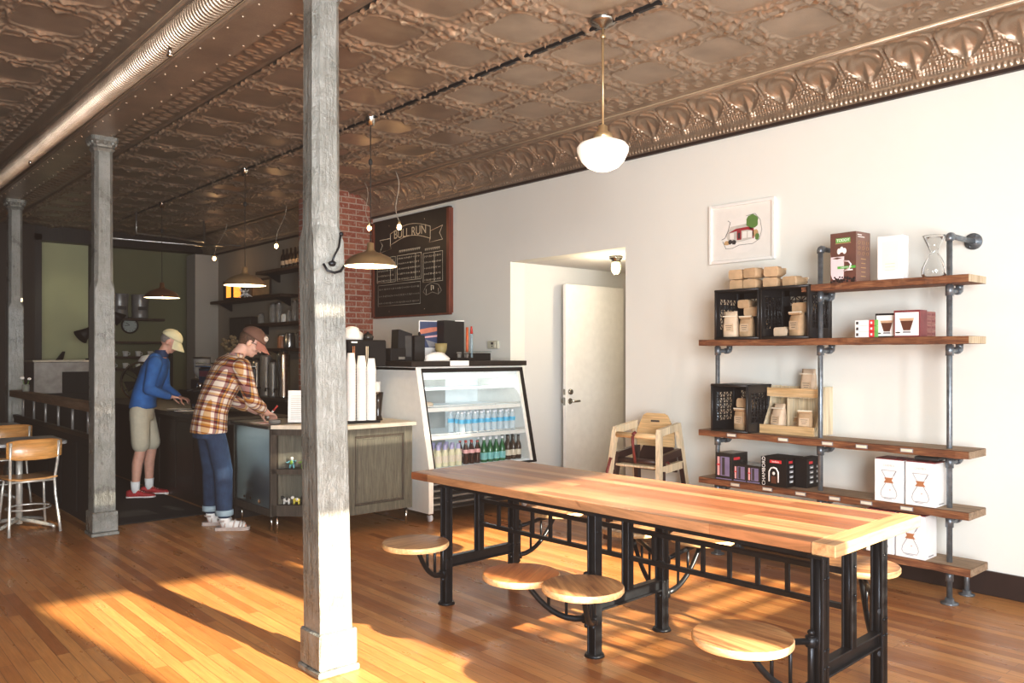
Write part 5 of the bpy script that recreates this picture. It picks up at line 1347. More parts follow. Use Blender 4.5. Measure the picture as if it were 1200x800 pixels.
def face_bits(t, c, F, U, s=1.0):
    L = U.cross(F).normalized()
    R = Matrix((F, L, U)).transposed()
    for sg in (-1, 1):
        b = MB().m('eye_white'); b.ell(c + F * .084 * s + L * sg * .031 * s + U * .008 * s, (.008 * s, .013 * s, .007 * s), 10, 6, R); e = b.build('eye', t)
        b = MB().m('eye_dark'); b.ell(c + F * .090 * s + L * sg * .031 * s + U * .007 * s, (.004 * s, .006 * s, .006 * s), 8, 6, R); b.build('iris', e)
    b = MB().m('lip'); b.ell(c + F * .096 * s + U * -.060 * s, (.005 * s, .020 * s, .005 * s), 10, 6, R); b.build('mouth', t)
    b = MB().m('hair_brown')
    for sg in (-1, 1): b.tube([c + F * .094 * s + L * sg * .014 * s + U * .036 * s, c + F * .086 * s + L * sg * .048 * s + U * .036 * s], .004 * s, 6)
    b.build('eyebrows', t)
def cap(t, c, F, U, main, brim, s=1.0, brim_dn=.25, mesh=None):
    L = U.cross(F).normalized(); R = Matrix((F, L, U)).transposed()
    b = MB().m(main); rings = []
    for i in range(9):
        a = i / 8 * PI / 2; rr = math.cos(a); zz = math.sin(a)
        rings.append(ellring(c + U * (.035 + .092 * zz) * s + F * -.004 * s, F, L, max(.112 * rr, .002) * s, max(.089 * rr, .002) * s, 28))
    b.loft(rings, True); b.ell(c + U * .128 * s, (.007, .007, .005), 8, 6)
    o = b.build('cap', t)
    b = MB().m(brim); top = []; n = 14; rows = []
    for j in range(5):
        g = j / 4; row = []
        for k in range(n + 1):
            a = -1.15 + 2.3 * k / n; rad = .106 + .075 * g * math.cos(a * .9)
            lat = .086 * math.sin(a) * (1 - .02 * g); fw = .10 * math.cos(a) + .078 * g * max(math.cos(a * 1.1), 0)
            row.append(c + F * fw * s + L * lat * s + U * (.040 - brim_dn * .12 * g - .020 * (lat / .086) ** 2 * (.4 + g)) * s)
        rows.append(row)
    b.loft(rows, False, False); lo = [[p - U * .004 for p in r] for r in rows]; b.loft(lo, False, False)
    for k in range(n): b.add([rows[-1][k], rows[-1][k + 1], lo[-1][k + 1], lo[-1][k]], [(0, 1, 2, 3)])
    b.build('cap_brim', o); return o
def shoe_mesh(b, heel, F, ln=.28, w=.047, h=.085):
    L = Vector((0, 0, 1)).cross(F); rings = []
    for t, ww, hh in ((0, .6, .8), (.08, .82, .95), (.3, .85, 1.0), (.45, .86, .85), (.62, 1.0, .62), (.8, 1.0, .5), (.93, .75, .42), (1.0, .35, .25)):
        c = heel + F * (ln * t) + Vector((0, 0, hh * h / 2 + .012)); rings.append(ellring(c, L, Vector((0, 0, 1)), w * ww, hh * h / 2, 18, 2.6))
    b.loft(rings)
def sole_mesh(b, heel, F, ln=.285, w=.05, h=.024):
    L = Vector((0, 0, 1)).cross(F); lo = []; hi = []
    for sgn in (1, -1):
        seq = ((0, .45), (.03, .75), (.15, .85), (.4, .8), (.65, 1.02), (.85, .95), (.97, .6), (1.0, .25))
        for t, ww in (seq if sgn == 1 else reversed(seq)): lo.append(heel + F * ln * t + L * w * ww * sgn)
    b.loft([[p + Vector((0, 0, .001)) for p in lo], [p + Vector((0, 0, h)) for p in lo]], True, True, False)

def torso_rings(B, secs, n=26):
    rings = []
    for (f, l, z, rs_, rf, tilt) in secs:
        c = B.p(f, l, z); ax = B.L; up = Vector((0, 0, 1)); fw = (B.F * math.cos(tilt) - up * math.sin(tilt))
        rings.append(ellring(c, ax, fw, rs_, rf, n, 2.3))
    return rings

# ---------------- man in blue jacket
def man_blue():
    ang = math.atan2(-.50, .86); B = Body((0, 0, 0), ang)
    t = thing('person', 'person in blue jacket, cream cap and beige shorts leaning over the counter', 'person', (2.785, 9.01, 0))
    hipL, hipR = B.p(-.02, .09, .93), B.p(-.02, -.09, .93)
    kL, kR = B.p(.055, .10, .50), B.p(-.005, -.10, .50)
    aL, aR = B.p(.03, .11, .09), B.p(-.055, -.11, .09)
    chest = (.13, 0, 1.34)
    neck = B.p(.185, 0, 1.49); hc = B.p(.265, 0, 1.63)
    Ft = B.F; fa = -.55
    FF = (Ft * math.cos(fa) + Vector((0, 0, 1)) * math.sin(fa)).normalized(); UU = (Vector((0, 0, 1)) * math.cos(fa) - Ft * math.sin(fa)).normalized()
    b = MB().m('skin')
    b.loft(torso_rings(B, [(-.02, 0, .88, .13, .095, 0), (-.01, 0, 1.0, .125, .09, .05), (.04, 0, 1.15, .125, .09, .2), (.10, 0, 1.3, .14, .10, .3), (.15, 0, 1.42, .12, .085, .35)]))
    limb(b, [B.p(.14, 0, 1.42), neck, hc - UU * .05], [.07, .056, .054])
    for hp, k, a in ((hipL, kL, aL), (hipR, kR, aR)):
        calf = k.lerp(a, .35) - B.F * .015
        limb(b, [hp, k, calf, a, a + B.F * .03 - Vector((0, 0, .04))], [.085, .057, .055, .037, .036])
        limb(b, [a - Vector((0, 0, .045)), a + B.F * .13 - Vector((0, 0, .06))], [.036, .025])
    head_mesh(b, hc, FF, UU)
    shR = B.p(.15, -.175, 1.40); elR = B.p(.10, -.235, 1.13); wrR = B.p(.29, -.14, 1.05)
    shL = B.p(.15, .175, 1.40); elL = B.p(.16, .23, 1.13); wrL = B.p(.33, .12, 1.03)
    for sh_, el, wr in ((shR, elR, wrR), (shL, elL, wrL)): limb(b, [sh_, el, wr], [.046, .038, .027])
    hand(b, wrR, (B.p(.40, -.09, 1.03) - wrR), Vector((0, 0, -1)), 1.0, .55, 1)
    hand(b, wrL, (B.p(.44, .07, 1.01) - wrL), Vector((0, 0, -1)), 1.0, .5, -1)
    remesh(b, 'body', t, .0065, 3, .5)
    face_bits(t, hc, FF, UU)
    # hair : short grey at sides
    b = MB().m('hair_grey'); L = UU.cross(FF); Rm = Matrix((FF, L, UU)).transposed()
    b.ell(hc - FF * .02 + UU * .01, (.088, .0795, .075), 20, 12, Rm); b.build('hair', t)
    cap(t, hc, FF, UU, 'cap_cream', 'cap_cream', 1.02, .55)
    # jacket
    b = MB().m('jacket_blue')
    b.loft(torso_rings(B, [(-.012, 0, .925, .172, .132, .0), (-.008, 0, .955, .170, .130, .02), (-.005, 0, 1.0, .162, .122, .05), (.02, 0, 1.1, .165, .125, .12), (.065, 0, 1.2, .175, .13, .2), (.105, 0, 1.32, .19, .13, .3), (.145, 0, 1.42, .175, .105, .38), (.165, 0, 1.47, .10, .078, .4)]))
    for sh_, el, wr in ((shR, elR, wrR), (shL, elL, wrL)):
        wq = wr - (wr - el).normalized() * .02
        limb(b, [sh_, sh_.lerp(el, .5), el, el.lerp(wq, .5), wq], [.075, .064, .058, .050, .040])
    limb(b, [B.p(.13, -.1, 1.44), B.p(.13, .1, 1.44)], [.07, .07])
    remesh(b, 'jacket', t, .011, 4, .5)
    b = MB().m('jacket_navy'); b.loft([ellring(neck - B.F * .02 + Vector((0, 0, -.03)), B.L, B.F, .078, .078, 20), ellring(neck + Vector((0, 0, .045)), B.L, B.F, .066, .070, 20)], False); b.loft([ellring(neck - B.F * .02 + Vector((0, 0, -.03)), B.L, B.F, .072, .072, 20), ellring(neck + Vector((0, 0, .045)), B.L, B.F, .061, .064, 20)], False); b.build('collar', t)
    # shorts
    b = MB().m('shorts_beige')
    b.loft(torso_rings(B, [(-.02, 0, .80, .155, .115, 0), (-.015, 0, .9, .156, .118, 0), (-.01, 0, 1.0, .138, .102, 0)]))
    for hp, k in ((hipL, kL), (hipR, kR)): 
        e = k + Vector((0, 0, .055)); limb(b, [hp - Vector((0, 0, .03)), hp.lerp(e, .5), e], [.100, .098, .092])
    remesh(b, 'shorts', t, .012, 3, .5)
    for a in (aL, aR):
        b = MB().m('sock_white'); b.tube([a + Vector((0, 0, .085)), a + Vector((0, 0, .04)), a - Vector((0, 0, .03))], [.048, .044, .042], 16); b.build('sock', t)
        hl = Vector((a.x, a.y, 0)) - B.F * .085
        b = MB().m('shoe_red'); shoe_mesh(b, hl, B.F); so_ = remesh(b, 'shoe', t, .006, 2, .4)
        b = MB().m('shoe_sole'); sole_mesh(b, hl - B.F * .003, B.F); b.build('shoe_sole', so_)
        b = MB().m('shoe_sole')
        for q in range(4):
            f = .10 + q * .022; Lx = B.L
            b.tube([hl + B.F * f + Lx * .028 + Vector((0, 0, .088 - q * .008)), hl + B.F * (f + .01) - Lx * .028 + Vector((0, 0, .088 - q * .008))], .003, 6)
        b.build('laces', so_)
    return t
man_blue()

# ---------------- man in plaid shirt
def man_plaid():
    ang = math.atan2(-.06, 1.0); B = Body((0, 0, 0), ang)
    fa_ = math.atan2(-.55, .83); Ff = Vector((math.cos(fa_), math.sin(fa_), 0))
    t = thing('person', 'person in plaid shirt, jeans and brown cap bending over the glass case', 'person', (2.725, 6.985, 0))
    hipL, hipR = B.p(-.03, .10, .92), B.p(-.03, -.095, .92)
    kL, kR = B.p(.03, .12, .50), B.p(.05, -.12, .50)
    aL, aR = B.p(.03, .13, .095), B.p(.05, -.15, .095)
    neck = B.p(.20, -.02, 1.475); hc = B.p(.315, -.06, 1.60)
    ha = math.atan2(-.45, .9); Hf = Vector((math.cos(ha), math.sin(ha), 0)); fa = -.62
    FF = (Hf * math.cos(fa) + Vector((0, 0, 1)) * math.sin(fa)).normalized(); UU = (Vector((0, 0, 1)) * math.cos(fa) - Hf * math.sin(fa)).normalized()
    b = MB().m('skin_pale')
    b.loft(torso_rings(B, [(-.03, 0, .86, .14, .10, 0), (-.02, 0, 1.0, .135, .095, .05), (.04, 0, 1.15, .135, .10, .25), (.12, 0, 1.3, .15, .105, .4), (.18, -.01, 1.41, .13, .09, .5)]))
    limb(b, [B.p(.16, -.01, 1.40), neck, hc - UU * .05 - FF * .02], [.075, .060, .058])
    for hp, k, a in ((hipL, kL, aL), (hipR, kR, aR)):
        limb(b, [hp, k, a], [.085, .058, .038]); limb(b, [a - Vector((0, 0, .045)), Vector((a.x, a.y, .03)) + Ff * .16], [.036, .026])
    head_mesh(b, hc, FF, UU, 1.04)
    shR = B.p(.18, -.20, 1.385); elR = B.p(.24, -.285, 1.10); wrR = B.p(.40, -.20, .985)
    shL = B.p(.17, .19, 1.39); elL = B.p(.22, .27, 1.10); wrL = B.p(.42, .10, .975)
    for sh_, el, wr in ((shR, elR, wrR), (shL, elL, wrL)): limb(b, [sh_, el, wr], [.048, .040, .029])
    hand(b, wrR, (B.p(.52, -.11, .94) - wrR), Vector((0, 0, -1)), 1.05, .45, 1)
    hand(b, wrL, (B.p(.54, .04, .935) - wrL), Vector((0, 0, -1)), 1.05, .45, -1)
    remesh(b, 'body', t, .0065, 3, .5)
    face_bits(t, hc, FF, UU, 1.04)
    L = UU.cross(FF); Rm = Matrix((FF, L, UU)).transposed()
    b = MB().m('hair_brown'); b.ell(hc - FF * .022 + UU * .016, (.097, .086, .088), 24, 14, Rm); b.ell(hc - FF * .06 - UU * .025, (.045, .065, .05), 16, 10, Rm); remesh(b, 'hair', t, .007, 1, .4)
    c_ = cap(t, hc + UU * .004, FF, UU, 'cap_brown', 'cap_brim', 1.06, .35)
    b = MB().m('cap_mesh'); b.ell(hc + FF * .078 + UU * .085, (.030, .058, .034), 16, 10, Rm); b.build('cap_front', c_)
    b = MB().m('ink_dark')
    for sg in (-1, 1):
        pts = [hc + FF * .108 + L * sg * .033 + (UU * math.cos(q) * .021 + L * math.sin(q) * .026) for q in [2 * PI * k / 14 for k in range(15)]]; b.tube(pts, .0028, 6)
        b.tube([hc + FF * .104 + L * sg * .060 + UU * .008, hc + FF * .03 + L * sg * .083 + UU * .006, hc - FF * .02 + L * sg * .086 - UU * .008], .0028, 6)
    b.tube([hc + FF * .110 + L * .010, hc + FF * .110 - L * .010], .0028, 6); b.build('glasses', t)
    # shirt
    b = MB().m('plaid')
    b.loft(torso_rings(B, [(-.035, 0, .825, .195, .145, 0), (-.03, 0, .90, .188, .138, 0), (-.015, 0, 1.0, .175, .130, .08), (.03, 0, 1.12, .175, .135, .2), (.085, 0, 1.23, .195, .14, .32), (.135, 0, 1.34, .205, .138, .45), (.175, 0, 1.42, .18, .11, .5), (.195, -.01, 1.46, .10, .08, .5)]))
    for sh_, el, wr in ((shR, elR, wrR), (shL, elL, wrL)):
        e = el.lerp(wr, .62); limb(b, [sh_, sh_.lerp(el, .5), el, e], [.082, .072, .064, .054])
    limb(b, [B.p(.14, -.12, 1.40), B.p(.14, .12, 1.40)], [.085, .085])
    remesh(b, 'shirt', t, .011, 4, .5)
    b = MB().m('plaid'); b.loft([ellring(neck - B.F * .03 + Vector((0, 0, -.035)), B.L, B.F, .088, .084, 20), ellring(neck - B.F * .005 + Vector((0, 0, .03)), B.L, B.F, .078, .076, 20)], False)
    b.loft([ellring(neck - B.F * .03 + Vector((0, 0, -.035)), B.L, B.F, .082, .078, 20), ellring(neck - B.F * .005 + Vector((0, 0, .03)), B.L, B.F, .073, .071, 20)], False); b.build('collar', t)
    b = MB().m('denim')
    b.loft(torso_rings(B, [(-.035, 0, .78, .165, .125, 0), (-.035, 0, .88, .165, .125, 0), (-.03, 0, .96, .150, .112, 0)]))
    for hp, k, a in ((hipL, kL, aL), (hipR, kR, aR)):
        e = a + Vector((0, 0, .06)); limb(b, [hp - Vector((0, 0, .03)), hp.lerp(k, .5), k, k.lerp(e, .5), e], [.086, .086, .080, .073, .068])
    remesh(b, 'jeans', t, .011, 3, .5)
    for i, a in enumerate((aL, aR)):
        b = MB().m('steel_blue_tube'); e = a + Vector((0, 0, .055)); b.lathe([(.072, -.022), (.075, -.02), (.075, .024), (.070, .026)], (e.x, e.y, e.z), 22); b.build('jeans_cuff', t)
        b = MB().m('sock_white'); b.tube([a + Vector((0, 0, .05)), a - Vector((0, 0, .0)), a - Vector((0, 0, .05)) + Ff * .02], [.045, .044, .046], 16); b.tube([a - Vector((0, 0, .05)), Vector((a.x, a.y, .04)) + Ff * .12, Vector((a.x, a.y, .034)) + Ff * .17], [.042, .038, .028], 16); b.build('sock', t)
        hl = Vector((a.x, a.y, 0)) - Ff * .075
        b = MB().m('sandal'); sole_mesh(b, hl, Ff, .285, .052, .03); sn = b.build('sandal_sole', t)
        Lx = Vector((0, 0, 1)).cross(Ff)
        b = MB().m('sandal')
        for f, hgt in ((.085, .115), (.155, .088), (.20, .078), (.225, .070)):
            pts = []
            for k in range(9):
                q = PI * k / 8; pts.append(hl + Ff * (f + .01 * math.sin(q)) + Lx * .043 * math.cos(q) + Vector((0, 0, .028 + (hgt - .028) * math.sin(q))))
            b.tube(pts, .007, 8)
        b.tube([hl + Ff * (.075 + .052 * math.cos(q)) + Lx * .047 * math.sin(q) + Vector((0, 0, .085)) for q in [PI * .45 + PI * 1.1 * k / 10 for k in range(11)]], .008, 8); b.build('sandal_straps', sn)
    # red pen / item in hand
    return t
man_plaid()
t = thing('red_pen', 'red and white marker held above the glass counter by the person in plaid', 'pen', (3.235, 6.89, .99)); b = MB().m('cap_red'); b.tube([(0, 0, 0), (.03, -.02, .045)], .009, 8); b.build('pen_cap', t); b = MB().m('paper_white'); b.tube([(0, 0, 0), (-.045, .03, -.065)], .009, 8); b.build('pen_barrel', t)
# ================================================================== left side: rail, tables, chairs
rl = thing('counter_rail', 'dark wooden bar rail with pale balusters running between the two rear columns', 'rail', (1.95, 9.2, 0))
b = MB().m('rail_wood'); b.box(-.06, .06, -1.70, 1.68, 1.005, 1.078, .006); b.build('bar_top', rl)
b = MB().m('espresso_wood'); b.box(-.025, .025, -1.70, 1.68, .76, .80, .004); b.build('lower_rail', rl)
for k in range(6):
    b = MB().m('galvanised'); y = -1.40 + k * .53; b.cyl(0, y, .80, 1.005, .012, .012, 10); b.build('baluster', rl)
b = MB().m('black_matte'); b.box(-.015, .015, -1.70, 1.68, .02, .76)
for k in range(6): b.box(-.022, -.015, -1.66 + k * .56, -1.66 + k * .56 + .5, .08, .70, .004)
b.build('kick_panel', rl)
def cafe_table(x, y, label):
    t = thing('cafe_table', label, 'table', (x, y, 0), 0, 'grey laminate cafe tables')
    b = MB().m('laminate_grey'); r = .07; h = .315; pts = []
    for cx, cy, a0 in ((h - r, h - r, 0), (-h + r, h - r, 90), (-h + r, -h + r, 180), (h - r, -h + r, 270)):
        for k in range(6): a = R_(a0 + 18 * k); pts.append((cx + r * math.cos(a), cy + r * math.sin(a)))
    b.prism(pts, .725, .75); b.build('tabletop', t)
    b = MB().m('chair_steel'); b.cyl(0, 0, .03, .725, .027, None, 14); b.lathe([(.12, .715), (.12, .725), (.001, .725)], n=16); b.build('pedestal', t)
    for k in range(4):
        a = k * PI / 2 + PI / 4; b = MB().m('chair_steel'); c, s_ = math.cos(a), math.sin(a)
        b.tube([(.02 * c, .02 * s_, .07), (.12 * c, .12 * s_, .055), (.30 * c, .30 * s_, .022), (.32 * c, .32 * s_, .003)], [.018, .018, .014, .014], 10); b.build('foot', t)
    return t
cafe_table(1.485, 8.125, 'grey cafe table beside the nearest wooden school chair')
cafe_table(1.52, 9.98, 'farther grey cafe table, mostly hidden behind the second wooden chair')
def school_chair(x, y, rz, label):
    # faces +Y
    t = thing('school_chair', label, 'chair', (x, y, 0), rz, 'school chairs of orange plywood on pale steel tube')
    b = MB().m('chair_ply'); rings = []
    for i in range(9):
        v = -.19 + .38 * i / 8; w = .20 - .02 * (i / 8 < .2) - .03 * max(0, (v - .1) / .09) ** 2 * .4
        rings.append([(-w, v, .452 + .006), (-w * .5, v, .447), (w * .5, v, .447), (w, v, .458), (w, v, .470), (w * .5, v, .459), (-w * .5, v, .459), (-w, v, .470)])
    b.loft(rings, True, True, True); b.build('seat', t)
    b = MB().m('chair_ply'); rings = []
    for i in range(13):
        u = -1 + 2 * i / 12; xx = .205 * u; yy = -.245 + .035 * u * u; hh = .085 * (1 - .25 * abs(u) ** 4)
        rings.append([(xx, yy, .705 - hh), (xx, yy - .004, .705 - hh + .01), (xx, yy - .012, .705 + hh), (xx, yy - .003, .705 + hh + .004), (xx, yy + .006, .705 + hh - .004), (xx, yy + .010, .705 - hh)])
    b.loft(rings, True, True, True); b.build('backrest', t)
    for sx in (-1, 1):
        b = MB().m('chair_steel'); b.tube([(sx * .178, -.235, .77), (sx * .175, -.205, .60), (sx * .165, -.16, .44), (sx * .17, -.17, .30), (sx * .185, -.215, .10), (sx * .19, -.235, .0)], .012, 10)
        b.ell((sx * .178, -.245, .745), (.010, .006, .010), 8, 5); b.build('rear_leg', t)
        b = MB().m('chair_steel'); b.tube([(sx * .15, .10, .445), (sx * .16, .13, .30), (sx * .18, .17, .0)], .011, 10); b.build('front_leg', t)
    b = MB().m('chair_steel')
    ring = [(.165 * math.cos(2 * PI * k / 24), -.03 + .165 * math.sin(2 * PI * k / 24), .20) for k in range(25)]; b.tube(ring, .008, 8)
    b.tube([(-.16, -.16, .435), (.16, -.16, .435)], .010, 8); b.tube([(-.15, .10, .435), (.15, .10, .435)], .010, 8); b.tube([(-.155, -.16, .435), (-.15, .10, .435)], .010, 8); b.tube([(.155, -.16, .435), (.15, .10, .435)], .010, 8); b.build('seat_frame', t)
    return t
school_chair(1.51, 7.93, R_(3), 'nearest orange plywood school chair, seen from behind at the cafe table')
school_chair(1.62, 9.62, R_(3), 'second orange plywood school chair, farther back behind the cafe table')
t = thing('plant_jar', 'small glass jar with green sprig and white flowers standing on the wooden rail', 'jar', (1.955, 10.35, 1.0785)); b = MB().m('jar_glass'); b.lathe([(.001, 0), (.035, 0), (.038, .02), (.038, .07), (.032, .08)], n=16); b.build('glass_body', t)
b = MB().m('plant_green'); b.ell((0, 0, .035), (.03, .03, .03)); b.tube([(0, 0, .04), (.03, -.02, .13)], .003, 6); b.tube([(0, 0, .04), (-.03, .02, .14)], .003, 6); b.build('leaves', t)
b = MB().m('flower_white'); b.ell((.03, -.02, .14), (.022, .022, .016), 9, 6); b.ell((-.03, .02, .15), (.026, .026, .018), 9, 6); b.build('flowers', t)
b = MB().m('mat_black'); b.box(2.13, 2.98, 7.62, 11.3, .0005, .010, .003); tag(b.build('floor_mat'), 'black rubber floor mat along the foot of the service counter', 'mat')

# ================================================================== behind the counter
t = thing('back_counter', 'dark back counter against the right wall below the small shelves', 'counter', (5.2, 12.0, 0)); b = MB().m('espresso_wood'); b.box(-.32, .39, -2.0, 1.9, 0, .86); b.build('cabinet_body', t); b = MB().m('charcoal'); b.box(-.34, .39, -2.0, 1.92, .861, .90, .004); b.build('counter_top', t)
shelves = [(10.25, 11.95, 2.74, 'upper short dark shelf holding a row of dark bottles'), (11.1, 13.75, 2.37, 'long dark wall shelf with glowing amber box near the grey pier'), (10.2, 12.35, 1.955, 'dark wall shelf with glass jars, third from top'), (10.2, 11.7, 1.575, 'lowest dark wall shelf above the steel dispensers')]
for y0, y1, z, lb in shelves:
    t = thing('wall_shelf', lb, 'shelf', (5.6, (y0 + y1) / 2, z)); h = (y1 - y0) / 2
    b = MB().m('dark_shelf'); b.box(-.28, 0, -h, h, -.045, 0, .004); b.build('shelf_board', t)
    for yy in (-h + .25, h - .25): b = MB().m('black_iron'); b.prism([(-.24, -.045), (0, -.045), (0, -.16), (-.02, -.16)], yy - .012, yy + .012, 'y'); b.build('bracket', t)
rr = random.Random(5)
for k in range(7):
    t = thing('wine_bottle', 'dark bottle in the row of seven on the upper short wall shelf', 'bottle', (5.46, 10.55 + k * .125, 2.7405), 0, 'dark bottles in a row on the upper short shelf')
    b = MB().m('dark_bottle'); b.lathe([(.001, 0), (.038, 0), (.04, .02), (.04, .17), (.03, .20), (.014, .23), (.014, .29), (.001, .295)], n=14); b.build('bottle_body', t); b = MB().m('kraft_label'); b.lathe([(.0405, .06), (.0405, .12)], n=14); b.build('bottle_label', t)
t = thing('amber_lamp_box', 'small glowing orange box lamp on the long dark wall shelf', 'lamp', (5.40, 12.95, 2.3705)); b = MB().m('black_plastic'); b.box(-.09, .09, -.13, .22, 0, .30, .004); b.build('box_frame', t); b = MB().m('amber_glow'); b.box(-.095, -.09, -.10, .08, .03, .27, .002); b.build('glow_panel', t); b = MB().m('amber_glow'); b.box(-.06, .06, -.134, -.13, .03, .27, .002); b.build('glow_panel', t)
t = thing('picture_board', 'dark framed board leaning behind the paper star on the wall shelf', 'picture', (5.5, 12.2, 2.3705)); b = MB().m('dark_shelf'); b.box(0, .02, -.38, .30, 0, .30, .003); b.build('frame', t); b = MB().m('ink_tan'); b.box(-.002, 0, -.34, .26, .04, .26); b.build('picture_panel', t)
t = thing('paper_star', 'white spiky paper star hanging over the edge of the wall shelf', 'ornament', (5.33, 12.35, 2.44)); b = MB().m('paper_white')
for k in range(11):
    d_ = Vector((rr.uniform(-1, 1), rr.uniform(-1, 1), rr.uniform(-.8, .8))).normalized() * .13; b.tube([(0, 0, 0), d_], [.028, .001], 5, False, False)
b.build('star_body', t)
def jar(x, y, z, r, h, m, label, lid='brushed_steel', group=None, name='storage_jar', cat='jar'):
    t = thing(name, label, cat, (x, y, z + .0005), 0, group); b = MB().m(m); b.lathe([(.001, 0), (r, 0), (r * 1.03, h * .1), (r * 1.03, h * .75), (r * .8, h * .88), (r * .8, h * .9)], n=18, cap=True); b.build('jar_body', t)
    b = MB().m(lid); b.lathe([(r * .85, h * .88), (r * .87, h), (.001, h * 1.02)], n=18); b.build('lid', t); return t
for k, (y, r, h, m) in enumerate(((11.98, .05, .16, 'jar_glass'), (11.55, .055, .30, 'jar_glass'), (11.36, .045, .31, 'jar_glass'), (11.18, .05, .13, 'box_offwhite'), (11.03, .04, .17, 'jar_glass'), (10.84, .05, .31, 'jar_glass'), (10.68, .05, .33, 'jar_glass'), (10.45, .05, .30, 'jar_glass'))):
    jar(5.42, y, 1.955, r, h, m, ('first', 'second', 'third', 'fourth', 'fifth', 'sixth', 'seventh', 'eighth')[k] + ' from left of the jars on the third wall shelf', group='jars on the third wall shelf')
for k, (y, r, h, m) in enumerate(((11.25, .07, .20, 'copper_wood'), (11.02, .08, .22, 'brushed_steel'), (10.72, .05, .22, 'jar_glass'), (10.42, .06, .18, 'box_offwhite'))):
    jar(5.42, y, 1.575, r, h, m, ('copper coloured canister', 'wide steel canister', 'narrow glass jar', 'cream canister')[k] + ' on the lowest wall shelf', name='canister', cat='canister')
def dispenser(x, y, r, h, m, label):
    t = thing('coffee_dispenser', label, 'dispenser', (x, y, .9005)); b = MB().m(m); b.lathe([(.001, 0), (r * 1.05, 0), (r * 1.05, .02), (r, .03), (r, h * .9), (r * .8, h * .96), (.001, h * .97)], n=22); b.build('cylinder', t)
    b = MB().m('black_plastic'); b.lathe([(r * .6, h * .96), (r * .55, h * 1.02), (.001, h * 1.03)], n=18); b.tube([(-r, 0, .12), (-r - .05, 0, .12), (-r - .05, 0, .08)], .012, 8); b.build('lid', t); return t
dispenser(5.0, 11.45, .075, .52, 'brushed_steel', 'leftmost matt steel coffee dispenser on the back counter')
dispenser(5.0, 11.20, .075, .52, 'brushed_steel', 'second matt steel coffee dispenser on the back counter')
dispenser(5.02, 10.92, .085, .60, 'galvanised', 'dull wide coffee dispenser in the middle of the back counter')
dispenser(5.0, 10.66, .06, .50, 'galvanised', 'slim dull coffee dispenser on the back counter')
dispenser(4.98, 10.30, .085, .64, 'chrome', 'tall bright chrome coffee dispenser nearest the brick pier')
dispenser(5.25, 10.12, .07, .50, 'brushed_steel', 'steel dispenser tucked behind the tall bright chrome one')
t = thing('black_brewer', 'black coffee brewer standing low on the back counter', 'machine', (4.98, 10.78, .9005)); 
b = MB().m('black_plastic'); b.box(-.12, .0, -.1, .1, .0, .02, .003); b.box(-.11, -.09, -.08, .08, .02, .26, .003); b.build('housing', t)
t.location = (4.95, 11.75, .9005)
t = thing('wall_cabinet', 'dark square cabinet on the wall beside the grey pier', 'cabinet', (5.42, 12.75, 1.62)); b = MB().m('espresso_wood'); b.box(0, .18, -.42, .42, 0, .46, .004); b.build('cabinet_body', t); b = MB().m('charcoal'); b.box(-.012, 0, -.40, .40, .02, .44, .003); b.build('door', t)
t = thing('dried_bouquet', 'bunch of dried brown flowers in a jar on the back counter', 'flowers', (4.98, 12.1, .9005)); b = MB().m('jar_glass'); b.lathe([(.001, 0), (.06, 0), (.05, .3), (.045, .32)], n=16); b.build('jar_body', t); b = MB().m('dried_flower')
for k in range(26):
    a = rr.uniform(0, 6.28); q = rr.uniform(.02, .17); z_ = rr.uniform(.62, .86); b.tube([(0, 0, .1), (q * math.cos(a), q * math.sin(a), z_)], .003, 4); b.ell((q * math.cos(a), q * math.sin(a), z_), (.035, .035, .03), 7, 5)
b.build('flower_heads', t)
# back wall things
t = thing('back_shelf', 'long dark shelf on the olive rear wall carrying two metal pails', 'shelf', (4.35, 15.0, 2.10)); b = MB().m('dark_shelf'); b.box(-.42, .55, -.30, 0, -.035, 0, .004); b.build('shelf_board', t)
for k, x in enumerate((4.20, 4.53)):
    t = thing('metal_pail', ('left', 'right')[k] + ' galvanised metal pail on the shelf of the olive rear wall', 'pail', (x, 14.85, 2.1005)); b = MB().m('galvanised'); b.lathe([(.001, 0), (.125, 0), (.13, .02), (.13, .10), (.125, .11), (.14, .40), (.146, .41), (.135, .40), (.12, .1)], n=24); b.build('pail_body', t); b = MB().m('charcoal'); b.box(-.07, .07, -.135, -.125, .14, .20, .003); b.build('dark_plate', t)
t = thing('wall_clock', 'round pale wall clock with black rim on the olive rear wall', 'clock', (4.40, 14.995, 1.985)); b = MB().m('black_plastic'); b.lathe([(.14, 0), (.145, -.03), (.12, -.045), (.118, -.02)], n=32, axis='y'); b.build('rim', t)
b = MB().m('clock_face'); b.lathe([(.001, -.02), (.12, -.02)], n=32, axis='y'); fc = b.build('dial', t); b = MB().m('ink_dark'); b.tube([(0, -.024, 0), (-.06, -.024, .045)], .005, 5); b.tube([(0, -.024, 0), (-.085, -.024, -.01)], .004, 5); b.build('hands', fc)
b = MB().m('ink_dark')
for k in range(12): a = k * PI / 6; b.box(.10 * math.cos(a) - .004, .10 * math.cos(a) + .004, -.023, -.0205, .10 * math.sin(a) - .008, .10 * math.sin(a) + .008)
b.build('hour_marks', fc)
